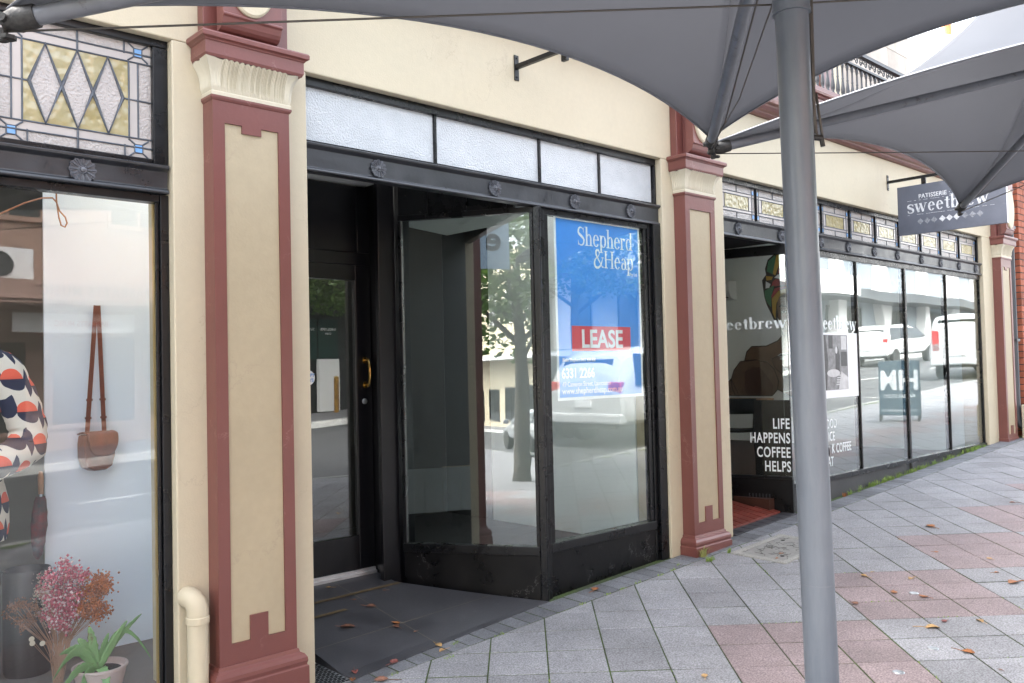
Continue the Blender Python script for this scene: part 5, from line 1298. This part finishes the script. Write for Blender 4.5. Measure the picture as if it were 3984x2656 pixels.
t = thing('dried_flower_bouquet', 'dried pink, cream and orange flower bouquet on the display floor', 'bouquet', (1.28, .6, -1.42))
rf = random.Random(77)
def stems(n, cx, cz, sx, sz, r, mb):
    out = []
    for _ in range(n):
        a, q = rf.uniform(0, 6.28), math.sqrt(rf.random()); tx = cx + sx * q * math.cos(a); tz = cz + sz * q * math.sin(a); ty = .6 + rf.uniform(-.07, .07)
        b0 = Vector((1.275 + rf.uniform(-.02, .02), .6 + rf.uniform(-.02, .02), -1.42)); mid = Vector((1.28 + (tx - 1.28) * .25, .6, -1.24)); p = Vector((tx, ty, tz))
        mb.tube([b0, mid, p], r, 4, False); out.append(p)
    return out
def blobs(pts, n, sp, r, mb):
    for p in pts:
        for _ in range(n):
            c = p + Vector((rf.gauss(0, sp), rf.gauss(0, sp), rf.gauss(0, sp))); q = r * rf.uniform(.6, 1.3)
            mb.add([c + Vector(v) * q for v in ((1, 0, 0), (-1, 0, 0), (0, 1, 0), (0, -1, 0), (0, 0, 1), (0, 0, -1))], [(0, 2, 4), (2, 1, 4), (1, 3, 4), (3, 0, 4), (2, 0, 5), (1, 2, 5), (3, 1, 5), (0, 3, 5)])
sm_ = MB(); pk, pw, og, cr, bn, gd = MB(), MB(), MB(), MB(), MB(), MB()
a_ = stems(60, 1.305, -1.02, .085, .15, .0012, sm_); blobs(a_, 34, .016, .0064, pk); blobs(a_, 15, .017, .0060, pw)
a_ = stems(40, 1.425, -1.05, .085, .11, .0012, sm_); blobs(a_, 46, .017, .0056, og)
a_ = stems(14, 1.21, -1.02, .03, .11, .0012, sm_)
for p in a_:
    for k in range(26):
        c = p + Vector((rf.gauss(0, .010), rf.gauss(0, .01), rf.uniform(-.06, .05))); d = Vector((rf.uniform(-1, 1), rf.uniform(-1, 1), rf.uniform(.2, 1))) * .012; w = Vector((rf.uniform(-1, 1), rf.uniform(-1, 1), 0)) * .003
        cr.add([c - w, c + w, c + d], [(0, 1, 2)])
a_ = stems(14, 1.13, -1.08, .055, .07, .0012, sm_); blobs(a_, 30, .013, .004, bn)
for x, z in ((1.155, -1.185), (1.158, -1.205), (1.200, -1.215)):
    gd.lathe([(.012, 0), (.012, .001), (0, .0012)], (x, .56, z), 14, axis='y'); sm_.tube([(x, .56, z), (1.27, .6, -1.36)], .001, 4)
sm_.put('stems', mat('dry_stem', (.40, .25, .17), .8), t); pk.put('pink_flowers', mat('pink_bloom', (.66, .16, .20), .8, var=.3, vs=60), t); pw.put('white_flowers', mat('blush_bloom', (.75, .56, .54), .8, var=.15, vs=60), t)
og.put('orange_flowers', mat('orange_bloom', (.66, .21, .06), .8, var=.35, vs=50), t); cr.put('cream_plumes', mat('cream_plume', (.56, .48, .36), .9, var=.1), t); bn.put('rust_flowers', mat('rust_bloom', (.30, .14, .07), .8, var=.3, vs=50), t); gd.put('seed_discs', M['cap_cream'], t)
t = thing('potted_plant', 'strap-leaved green plant in a pale pink pot behind the glass', 'potted plant', (1.37, .31, -1.42))
g = MB(); g.lathe([(0, .005), (.085, 0), (.112, .108), (.118, .112), (.118, .122), (.108, .122), (.104, .10), (0, .098)], (1.37, .31, -1.42), 32); g.put('pot', mat('pale_pot', (.50, .40, .36), .6, var=.05), t, smooth='auto')
g = MB(); g.lathe([(.105, .0), (0, .012)], (1.37, .31, -1.322), 20); g.put('soil', mat('soil', (.035, .025, .02), .9, var=.4, vs=60), t)
lm = stains(mat('plant_leaf', (.20, .36, .14), .45, var=.12, vs=8, spec=.4), dark=(.12, .06, .03), scale=11, lo=.58, hi=.64, amt=.9, stretch=(1, 1, 1)); p0 = Vector((1.355, .30, -1.33))
for tip, arch, w in (((1.322, .30, -1.115), .01, .020), ((1.483, .29, -1.120), .01, .017), ((1.553, .30, -1.105), .03, .012), ((1.594, .29, -1.325), .17, .012), ((1.16, .26, -1.300), .11, .024), ((1.19, .27, -1.20), .06, .026), ((1.285, .33, -1.165), .02, .022), ((1.415, .33, -1.17), .02, .014), ((1.17, .22, -1.36), .06, .022), ((1.24, .20, -1.39), .05, .024), ((1.36, .17, -1.38), .05, .022)):
    tp_ = Vector(tip); g = MB(); side = (tp_ - p0).cross(Vector((0, 1, .2))).normalized()
    def lf(u, v, tp_=tp_, arch=arch, w=w, side=side):
        c = p0.lerp(tp_, u) + Vector((0, 0, arch * 4 * u * (1 - u) * (1.2 - .5 * u))); ww = w * (math.sin(math.pi * min(.98, .12 + .86 * u)) ** .6) * (1 + .12 * math.sin(u * 40 + v * 3)); q = (v - .5) * 2
        return c + side * ww * q + Vector((0, -.25, .5)) * ww * abs(q) * .5
    g.grid(lf, 16, 4); g.put('leaf', lm, t, smooth=True, solid=.0012)
t = thing('extension_lead', 'orange cord looping across the top of the left window display', 'extension lead', (1.15, .52, .8))
g = MB(); q = [(.75, .52, .74), (.95, .52, .735), (1.03, .52, .752), (1.13, .52, .812), (1.20, .52, .842), (1.245, .52, .848), (1.262, .52, .83), (1.275, .52, .79), (1.30, .52, .762), (1.308, .52, .735), (1.298, .52, .715), (1.282, .52, .722), (1.272, .52, .76), (1.262, .52, .84), (1.262, .52, .95), (1.26, .53, 1.59)]
g.tube(q, .0038, 7); g.put('sheath', mat('orange_cord', (.60, .26, .12), .5), t, smooth=True)
# ================================================================= neighbours on the right
t = thing('brick_building', 'orange brick shop pier at the far right past the grey downpipe', 'brick building', (13.6, .5, zg(13.6)))
g = MB(); g.box(12.962, 16, -.118, 3.0, -2.0, 2.98); g.put('mortar_core', M['mortar'], t)
g = MB()
for i in range(56):
    z = -1.95 + i * .088; o = 0 if i % 2 else .115
    for k in range(14):
        x0 = 12.955 + k * .23 - (o if k else 0); x1 = 12.955 + (k + 1) * .23 - o - .010
        if x1 > 15.9: continue
        g.tint = random.random(); g.box(x0, x1, -.125, -.02, z, z + .076)
    for k in range(8):
        y0 = -.0195 + k * .23 + (0 if i % 2 else .1); g.tint = random.random(); g.box(12.955, 13.05, y0, y0 + .22, z, z + .076)
g.put('brickwork', M['brick'], t, bevel=.003, seg=1)
g = MB(); g.box(12.9, 16, -.2, 3.0, 2.985, 3.12); g.put('coping', M['render_white'], t)
t = thing('downpipe', 'dark grey downpipe between the maroon pilaster and the brick pier', 'downpipe', (12.80, -.05, zg(12.8)))
g = MB(); g.tube([(12.80, -.055, 2.6), (12.80, -.055, -.80), (12.815, -.075, -.88), (12.86, -.12, -.93), (12.93, -.17, -.95)], .052, 18); g.put('pipe', M['dkgrey'], t, smooth='auto')
g = MB()
for z in (1.7, .2): g.box(12.735, 12.865, -.115, -.001, z, z + .035)
g.put('clip', M['dkgrey'], t)
g = MB(); g.box(12.74, 12.94, -.30, -.13, zg(12.84) - .1, zg(12.84) + .42); g.put('cream_plinth', M['cream'], t, bevel=.01)
t = thing('stone_building', 'pale sandstone block wall rising behind the iron balcony railing', 'stone building', (12.5, 2.5, 2.2))
g = MB(); g.box(11.39, 13.63, 1.52, 4.0, 2.2, 9.0); g.put('core', M['stone'], t)
g = MB()
for i in range(26):
    z = 2.21 + i * .30; x = 11.39 - (.0 if i % 2 else .35)
    while x < 13.6:
        w = .62 + .18 * ((i * 7 + int(x * 3)) % 3) / 2; x0, x1 = max(11.39, x), min(13.64, x + w - .006)
        if x1 > x0 + .05: g.tint = random.random(); g.box(x0, x1, 1.50, 1.5195, z, z + .294)
        x += w
g.put('stonework', M['stone'], t, bevel=.004)
t = thing('white_building', 'white rendered building with a stained parapet in the upper right distance', 'white building', (23, 6, zg(23)))
g = MB(); g.prism([(20.3, 4.0, -2), (30, 4.0, -2), (30, 4.0, 8.6), (23.9, 4.0, 8.25), (20.3, 4.0, 7.45)], (0, 6, 0)); g.put('wall', M['render_white'], t)
g = MB(); g.box(19.6, 20.25, 3.9, 8, -2, 9.5); g.put('pier', M['white'], t)
g = MB(); g.tube([(24.0, 4.6, 8.1), (24.0, 4.6, 13)], .12, 12); g.put('flue', M['orange'], t, smooth='auto')

# ================================================================= across the street
def zs(x): return zr(x) + .25
def shopfronts(name, lb, cat, x0, x1, zt, m_wall, ybase=-16.0):
    t = thing(name, lb, cat, ((x0 + x1) / 2, ybase - 3, zs((x0 + x1) / 2)))
    g = MB(); g.box(x0, x1, ybase - 8, ybase, -4.5, zt); w = g.put('wall', m_wall, t)
    g = MB(); g.box(x0, x1, ybase + .001, ybase + .25, zt - .45, zt - .1); g.put('cornice', m_wall, t, bevel=.03)
    return t
def opp_window(t, x0, x1, z0, z1, mf, yb=-16.0, bars=1):
    g = MB(); g.box(x0 - .08, x1 + .08, yb + .001, yb + .07, z0 - .1, z0 - .001); g.box(x0 - .08, x1 + .08, yb + .001, yb + .06, z1 + .001, z1 + .1); g.box(x0 - .08, x0 - .001, yb + .001, yb + .05, z0, z1); g.box(x1 + .001, x1 + .08, yb + .001, yb + .05, z0, z1)
    for k in range(bars): 
        xm = x0 + (x1 - x0) * (k + 1) / (bars + 1); g.box(xm - .03, xm + .03, yb + .015, yb + .045, z0, z1)
    f = g.put('window', mf, t)
    g = MB(); g.box(x0, x1, yb + .001, yb + .014, z0, z1); g.put('pane', M['car_glass'], f)
peach = mat('peach_render', (.34, .22, .17), .7, var=.06); gwall = mat('blue_grey_panel', (.27, .31, .35), .5, var=.05); dkg = mat('dark_green_sign', (.012, .045, .036), .5)
t = shopfronts('music_shop', 'peach rendered music shop across the street, seen mirrored in the left window', 'shop building', -3, 9.4, 7.5, peach)
for x in (-1, 1.6, 4.2, 6.8): opp_window(t, x, x + 1.2, 3.4, 5.6, peach)
for x in (-2, 1, 3.4, 5.6, 7.6): opp_window(t, x, x + 1.7, zs(x) + .5, zs(x) + 2.3, peach)
g = MB(); g.box(-3, 9.3, -15.99, -14.0, 1.54, 1.90); g.box(-3, 9.3, -15.99, -14.05, 1.46, 1.5395); aw = g.put('awning', mat('peach_fascia', (.42, .27, .22), .6), t)
g = MB(); add_text(g, 'BARRATTS MUSIC', .30, (0, 0), FR((6.92, -13.998, 1.615), (-1, 0, 0), (0, 0, 1)), xs=.72, bold=.004, sp=1.25); g.put('awning_lettering', mat('sign_brown', (.10, .06, .05), .6), aw)
g = MB(); g.box(4.6, 6.9, -14.9, -14.85, .92, 1.32); sb = g.put('under_awning_sign', M['white'], t)
g = MB(); add_text(g, 'BARRATTS MUSIC', .16, (0, 0), FR((6.35, -14.848, 1.06), (-1, 0, 0), (0, 0, 1)), xs=.8, bold=.003); g.put('sign_lettering', M['lamp_red'], sb)
t = thing('outdoor_air_unit', 'white air conditioning unit with round fan above the music shop awning', 'air conditioner', (4.4, -14.6, 1.9))
g = MB(); g.box(3.9, 4.9, -14.9, -14.5, 1.905, 2.55); g.put('casing', M['white'], t, bevel=.02)
g = MB(); g.lathe([(.24, 0), (.24, .02), (.21, .02), (.21, .005), (.05, .005), (.05, .03), (0, .03)], (4.3, -14.52, 2.22), 28, axis='y'); 
g.v = [(x, -29.04 - y + .02, z) for x, y, z in g.v]; g.put('fan', M['rail'], t)
t = shopfronts('green_cafe', 'dark cafe with green signs under ivy across the street, mirrored in the door', 'cafe building', 9.41, 17.2, 6.8, mat('dark_shopfront', (.035, .036, .036), .6, var=.2))
for x in (9.9, 15.4): opp_window(t, x, x + 1.5, zs(x) + .5, zs(x) + 2.4, M['matt_black'])
for x in (10, 12.4, 14.8): opp_window(t, x, x + 1.1, 3.2, 5.2, M['matt_black'])
for (x0, nm) in ((12.45, 0), (13.16, 1)):
    g = MB(); g.box(x0, x0 + .66, -15.99, -15.95, .38, 1.55); bd = g.put('sign_board', dkg, t)
    g = MB(); FMx = FR((x0 + .33, -15.948, 0), (-1, 0, 0), (0, 0, 1)); add_text(g, 'SAMUEL PEPYS', .105, (0, 1.22), FMx, align='CENTER', xs=.75, bold=.003); add_text(g, 'CAFE', .08, (0, 1.10), FMx, align='CENTER', bold=.002); g.put('sign_lettering', M['white'], bd)
g = MB(); g.box(13.06, 13.72, -15.9, -15.75, zs(13), .385); g.put('white_panel', M['white'], t)
lf_ = MB(); ri = random.Random(91)
for _ in range(2600):
    c = Vector((ri.uniform(11.2, 16.6), ri.uniform(-15.9, -15.1), ri.gauss(2.2, .33))); 
    if c.z < 1.62: continue
    a, b = Vector((ri.gauss(0, 1), ri.gauss(0, 1), ri.gauss(0, 1))).normalized(), Vector((ri.gauss(0, 1), ri.gauss(0, 1), ri.gauss(0, 1))); b = (b - a * b.dot(a)).normalized(); s_ = ri.uniform(.04, .085)
    lf_.tint = ri.random(); lf_.add([c - a * s_, c - b * s_ * .6, c + a * s_, c + b * s_ * .6], [(0, 1, 2, 3)])
lf_.put('ivy', M['ivy'], None, label='leafy ivy hanging over the dark green cafe signs, mirrored in the door', cat='ivy')
t = thing('bollard', 'yellow steel bollard in front of the white panel across the street', 'bollard', (13.39, -15.4, zs(13.4)))
g = MB(); g.tube([(13.39, -15.4, zs(13.4) - .05), (13.39, -15.4, -.14)], .07, 14); g.put('post', mat('bollard_ochre', (.36, .19, .03), .5, var=.25, vs=8), t, smooth='auto')
g = MB(); g.tube([(13.39, -15.4, -.139), (13.39, -15.4, -.11)], [.07, .05], 14); g.put('cap', M['yellow'], t)
t = shopfronts('columned_offices', 'blue grey offices with white columns, mirrored in the cafe windows', 'office building', 17.21, 62, 10.5, gwall)
g = MB()
for k in range(9): x = 20.4 + k * 4.9; g.box(x, x + .95, -15.999, -15.55, -3, 9.6)
g.put('column', M['white'], t, bevel=.04)
g = MB(); g.box(17.3, 61.9, -15.999, -15.45, 9.65, 10.3); g.box(17.3, 61.9, -15.999, -15.7, 5.3, 5.55); g.put('white_band', M['white'], t)
g = MB(); g.box(17.3, 61.9, -15.999, -14.4, 2.9, 3.35); aw = g.put('awning', mat('grey_awning', (.10, .11, .12), .5), t)
for k in range(9):
    x = 19.1 + k * 5.2; opp_window(t, x, x + 3.6, 5.9, 8.6, M['white'], bars=2); opp_window(t, x, x + 3.6, zs(x) + .3, 2.6, M['rail'], bars=2)
g = MB(); g.box(24.2, 29.0, -14.38, -14.34, 3.0, 3.95); sb = g.put('fascia_sign', mat('navy_sign', (.035, .05, .085), .5), t)
g = MB(); add_text(g, 'Harcourts', .62, (0, 0), FR((28.6, -14.338, 3.2), (-1, 0, 0), (0, 0, 1)), bold=.006); g.put('sign_lettering', M['white'], sb)
g = MB(); g.box(34, 40, -14.38, -14.34, 3.0, 3.9); g.put('fascia_sign', M['white'], t)
t = shopfronts('cream_building', 'cream corner building far along the street, mirrored in the angled pane', 'building', -62, -12, 8.0, M['cream'])
for k in range(12): opp_window(t, -60 + k * 4, -58.6 + k * 4, 3.2, 5.6, M['white']); opp_window(t, -60.4 + k * 4, -58 + k * 4, zs(-60 + k * 4) + .5, zs(-60 + k * 4) + 2.6, M['rail'])
g = MB(); g.box(-62, -12, -15.99, -14.3, .6, .9); g.put('awning', M['render_white'], t)
t = shopfronts('grey_building', 'plain grey building opposite, left of the music shop', 'building', -11.9, -3.05, 6.5, M['far_paving'])
for k in range(3): opp_window(t, -11 + k * 2.8, -9.6 + k * 2.8, 2.5, 4.6, M['white'])

# ================================================================= cars
def car(name, lb, cat, paint, x, y, hd, kind, group):
    t = thing(name, lb, cat, (0, 0, 0), group)
    if kind == 'suv': S = [(-2.40, .84, .48, .92, .98, .78), (-2.36, .90, .38, 1.0, 1.22, .76), (-2.16, .93, .34, 1.03, 1.66, .66), (-1.9, .94, .34, 1.03, 1.73, .66), (.2, .94, .34, 1.02, 1.73, .67), (.75, .94, .34, 1.01, 1.58, .66), (1.38, .93, .34, 1.0, 1.06, .72), (2.1, .90, .36, .93, .97, .70), (2.36, .80, .46, .72, .78, .6)]
    elif kind == 'van': S = [(-2.55, .86, .50, 1.0, 1.1, .82), (-2.52, .93, .42, 1.08, 1.6, .82), (-2.42, .95, .36, 1.1, 1.93, .76), (-2.1, .96, .36, 1.1, 1.98, .76), (1.0, .96, .36, 1.1, 1.98, .76), (1.5, .96, .36, 1.08, 1.75, .74), (2.15, .94, .36, 1.02, 1.12, .74), (2.5, .88, .42, .85, .92, .68)]
    elif kind == 'ute': S = [(-2.6, .88, .55, 1.0, 1.04, .86), (-2.55, .92, .5, 1.08, 1.1, .88), (-.75, .93, .42, 1.08, 1.12, .88), (-.6, .93, .42, 1.08, 1.7, .68), (-.2, .93, .4, 1.08, 1.78, .67), (.6, .93, .4, 1.06, 1.74, .67), (1.3, .93, .4, 1.05, 1.12, .74), (2.3, .90, .42, .98, 1.02, .70), (2.55, .82, .5, .75, .82, .6)]
    else: S = [(-2.2, .80, .45, .86, .9, .72), (-2.15, .86, .36, .92, 1.1, .70), (-1.8, .89, .30, .94, 1.42, .62), (-1.4, .89, .30, .94, 1.47, .62), (.1, .89, .30, .93, 1.47, .62), (.6, .89, .30, .92, 1.34, .62), (1.2, .88, .30, .90, .96, .68), (1.9, .85, .33, .82, .86, .66), (2.2, .76, .42, .65, .7, .55)]
    b = MB(); n = 10; vs = []
    for (xx, hw, zb, zbt, zt, rw) in S:
        half = [(hw * .80, zb), (hw * .97, zb + .12), (hw, (zb + zbt) / 2), (hw * .97, zbt), (rw + .03, zt - .05), (rw * .80, zt)]
        ring_ = half + [(-a, z) for a, z in half[::-1]]; n = len(ring_)
        vs += [(xx, a, z) for a, z in ring_]
    fs = [(i * n + j, i * n + (j + 1) % n, (i + 1) * n + (j + 1) % n, (i + 1) * n + j) for i in range(len(S) - 1) for j in range(n)]
    fs += [tuple(range(n)), tuple(range((len(S) - 1) * n, len(S) * n))[::-1]]
    b.add(vs, fs); body = b.put('body', paint, t, smooth='auto')
    md = body.modifiers.new('sub', 'SUBSURF'); md.levels = 1; md.render_levels = 1
    # rear and front glass, side glass
    s0, s1 = S[1], S[2]; zr0 = max(s0[3], 1.0) + .05
    g = MB(); g.hexa([(s0[0] - .01, -.66, zr0 + .05), (s0[0] - .01, .66, zr0 + .05), (s0[0] + .05, .66, zr0 + .05), (s0[0] + .05, -.66, zr0 + .05), (s1[0] - .04, -.55, s1[4] - .12), (s1[0] - .04, .55, s1[4] - .12), (s1[0] + .04, .55, s1[4] - .12), (s1[0] + .04, -.55, s1[4] - .12)]); 
    if kind != 'ute': g.put('rear_window', M['car_glass'], t)
    else:
        g = MB(); g.box(-.68, -.62, -.55, .55, 1.2, 1.6); g.put('rear_window', M['car_glass'], t)
    i0 = 3; i1 = [k for k in range(len(S)) if S[k][4] > 1.3][-1]
    for sy in (-1, 1):
        g = MB(); a, c = S[i0], S[i1]
        if kind == 'ute': a = S[4]
        pts = [(a[0] - .15, sy * (a[1] * .975), a[3] + .05), (c[0] + .35, sy * (c[1] * .975), c[3] + .05), (c[0] - .05, sy * (c[5] + .075), c[4] - .12), (a[0] + .05, sy * (a[5] + .075), a[4] - .12)]
        g.prism(pts, (0, -sy * .03, 0)); 
        g.put('side_window', M['car_glass'], t)
        g = MB(); g.box(S[1][0] - .03, S[1][0] + .10, sy * .70 - .13 if sy > 0 else -.83, sy * .83 if sy > 0 else -.57, S[1][3] - .22, S[1][3] + (.16 if kind != 'van' else .4)); g.put('tail_light', M['lamp_red'], t, bevel=.02)
        g = MB(); xm = c[0] + .25; g.box(xm, xm + .12, sy * 1.0 - .1, sy * 1.0 + .1, c[3] + .02, c[3] + .17); g.put('mirror', paint, t, bevel=.03)
        for xx in (S[0][0] + .95, S[-1][0] - .85):
            g = MB(); yy = sy * (S[3][1] - .10)
            g.lathe([(.19, -.11), (.33, -.10), (.345, -.06), (.345, .06), (.33, .10), (.19, .11)], (xx, yy, .345), 24, axis='y'); w = g.put('wheel', M['tyre'], t, smooth='auto')
            g = MB(); g.lathe([(.21, -.085), (.20, -.10), (.06, -.07), (0, -.07)] if sy > 0 else [(.21, .085), (.20, .10), (.06, .07), (0, .07)], (xx, yy, .345), 20, axis='y'); g.put('rim', M['steel'], w, smooth='auto')
    x0 = S[0][0]; g = MB(); g.box(x0 - .06, x0 + .14, -.86, .86, .44, .62); g.put('rear_bumper', paint, t, bevel=.04)
    g = MB(); g.box(x0 - .03, x0 - .0, -.19, .19, .72, .84); g.put('number_plate', M['poster_white'], t)
    g = MB(); g.box(x0 - .02, x0 + .05, -.7, .7, .36, .439); g.put('lower_valance', M['tyre'], t)
    g = MB(); g.box(S[-1][0] - .1, S[-1][0] + .04, -.75, .75, .42, .56); g.put('front_bumper', paint, t, bevel=.04)
    t.rotation_euler = (0, -math.atan(.0471) * math.cos(hd), hd); t.location = (x, y, zr(x) + .002); return t
W, SV = M['paint_white_car'], M['paint_silver']
car('parked_suv', 'white SUV by the kerb, its tail mirrored under the blue poster', 'car', W, 13.75, -6.15, 0, 'suv', 'cars in the street')
car('silver_wagon', 'silver wagon beside the white SUV, mirrored in the poster window', 'car', SV, 13.9, -8.4, 0, 'suv', 'cars in the street')
car('white_van', 'white van by the kerb, mirrored in the rightmost cafe panes', 'van', W, 30.1, -5.75, 0, 'van', 'cars in the street')
car('white_wagon', 'white wagon in the road, mirrored in the middle of the cafe window', 'car', W, 38.5, -12.4, 0, 'suv', 'cars in the street')
car('white_ute', 'white utility truck beyond the van, mirrored in the cafe window', 'car', W, 47.5, -10.2, 0, 'ute', 'cars in the street')
car('grey_hatchback', 'silver car far down the street left of the tree, mirrored in the angled pane', 'car', SV, -20.5, -8.6, R(180), 'wagon', 'cars in the street')

# ================================================================= street furniture and trees
t = thing('sandwich_board', 'slate blue sandwich board for the barber, mirrored in the cafe window', 'sandwich board', (14.7, -2.15, zg(14.7, -2.15)))
sbm = mat('slate_blue_board', (.055, .115, .155), .5, var=.06); zb = zg(14.7, -2.15)
bx = Vector((-.94, .34, 0)); rt_ = Vector((-.34, -.94, 0)); up_ = Vector((.16 * .94, -.16 * .34, 1)).normalized()
O_ = Vector((14.55, -2.10, zb + .10)); FB = FR(O_, rt_, up_)
g = MB(); g.M = FB; g.box(-.31, .31, 0, .92, -.02, 0); fb = g.put('front_panel', sbm, t, bevel=.004)
g = MB(); FB2 = FR(O_ - bx * .36, rt_, Vector((-.16 * .94, .16 * .34, 1)).normalized()); g.M = FB2; g.box(-.31, .31, 0, .92, -.02, 0); g.put('rear_panel', M['rail'], t, bevel=.004)
for s_ in (-1, 1):
    for F_ in (FB, FB2):
        g = MB(); g.M = F_; g.box(s_ * .29 - .018, s_ * .29 + .018, -.10, -.001, -.02, 0); g.put('leg', M['rail'], t)
g = MB(); add_text(g, 'HM', .46, (0, .44), FB, align='CENTER', bold=.012, xs=.85); add_text(g, 'BARBER STUDIO', .078, (0, .30), FB, align='CENTER', xs=.8, bold=.001); add_text(g, 'WWW.MAHNIHAIR.COM', .058, (0, .06), FB, align='CENTER', xs=.8); g.put('board_lettering', M['vinyl'], fb)
t = thing('street_table', 'small white pavement table by the tree, mirrored in the angled pane', 'table', (-5.35, -3.75, zg(-5.35, -3.75)))
zb = zg(-5.35, -3.75); g = MB(); g.box(-5.7, -5.0, -4.1, -3.4, zb + .70, zb + .73); g.put('tabletop', M['white'], t, bevel=.005)
g = MB(); g.tube([(-5.35, -3.75, zb), (-5.35, -3.75, zb + .70)], .03, 10); g.lathe([(.25, 0), (.25, .02), (.04, .03)], (-5.35, -3.75, zb), 20); g.put('pedestal', M['rail'], t)
cafe_chair('street_chair', 'dark bentwood pavement chair by the tree, mirrored in the angled pane', (-5.55, -3.35, zg(-5.55, -3.35)), R(160), None)
t = thing('blue_sign', 'pale blue hanging sign board left of the camera, mirrored in the angled pane', 'hanging sign', (-1.0, -.8, 1.2))
g = MB(); g.box(-1.02, -.98, -1.35, -.15, 1.22, 1.85); s_ = g.put('panel', mat('pale_blue_sign', (.42, .55, .66), .5), t)
g = MB(); add_text(g, 'e', .42, (0, 0), FR((-.979, -1.25, 1.45), (0, 1, 0), (0, 0, 1)), bold=.01); g.put('sign_lettering', M['rail'], s_)
g = MB(); g.box(-1.015, -.985, -1.35, -.002, 1.8505, 1.88); g.put('arm', M['black'], t)

def tree(lb, x, y, zb, h, rad, lean, n, seed, low=.30):
    r = random.Random(seed); t = thing('street_tree', lb, 'tree', (x, y, zb), 'street trees')
    m = MB(); top = Vector((x + lean[0], y + lean[1], zb + h * .62)); b0 = Vector((x, y, zb - .1)); mid = b0.lerp(top, .45) + Vector((lean[0] * .15, -lean[1] * .2, 0))
    m.tube([b0, b0.lerp(mid, .15), mid, top], [.20, .155, .125, .06], 14)
    ends = []
    for k in range(9):
        a = 2 * math.pi * k / 9 + r.uniform(-.3, .3); s = b0.lerp(top, r.uniform(.5, .98)) if k else top
        e = s + Vector((math.cos(a) * rad * r.uniform(.5, .9), math.sin(a) * rad * r.uniform(.5, .9), h * r.uniform(.08, .30))); md_ = s.lerp(e, .5) + Vector((0, 0, -.15))
        m.tube([s, md_, e], [.055, .035, .012], 7); ends.append(e); ends.append(md_)
    m.put('trunk', M['bark'], t, smooth=True)
    c = MB(); blobs_ = [(e + Vector((r.gauss(0, .25), r.gauss(0, .25), r.gauss(0, .25))), rad * r.uniform(.26, .44)) for e in ends for _ in range(2)]
    for i in range(n):
        q, br = blobs_[i % len(blobs_)]; d = Vector((r.gauss(0, 1), r.gauss(0, 1), r.gauss(0, .8))).normalized() * br * r.random() ** .4; p = q + d
        if p.z < zb + h * low: continue
        a = Vector((r.gauss(0, 1), r.gauss(0, 1), r.gauss(0, .5))).normalized(); b = Vector((r.gauss(0, 1), r.gauss(0, 1), r.gauss(0, 1))); b = (b - a * b.dot(a)).normalized(); s = r.uniform(.05, .095)
        c.tint = min(1, max(0, r.gauss(.5, .25))); c.add([p - a * s, p - b * s * .55 - a * s * .1, p + a * s * 1.1, p + b * s * .55 - a * s * .1], [(0, 1, 2, 3)])
    c.put('crown', M['foliage'], t); return t
tree('leaning street tree by the pavement table, mirrored in the angled pane', -5.75, -3.0, zg(-5.75, -3), 6.2, 2.3, (.55, .2), 5200, 4, .33)
tree('broad street tree across the road, mirrored in the poster window', 12.4, -13.0, zr(12.4), 8.2, 3.5, (.2, .3), 15000, 9, .36)
tree('street tree farther up the road, mirrored in the poster window', 18.6, -12.9, zr(18.6), 8.4, 3.3, (-.2, .2), 11000, 15, .36)
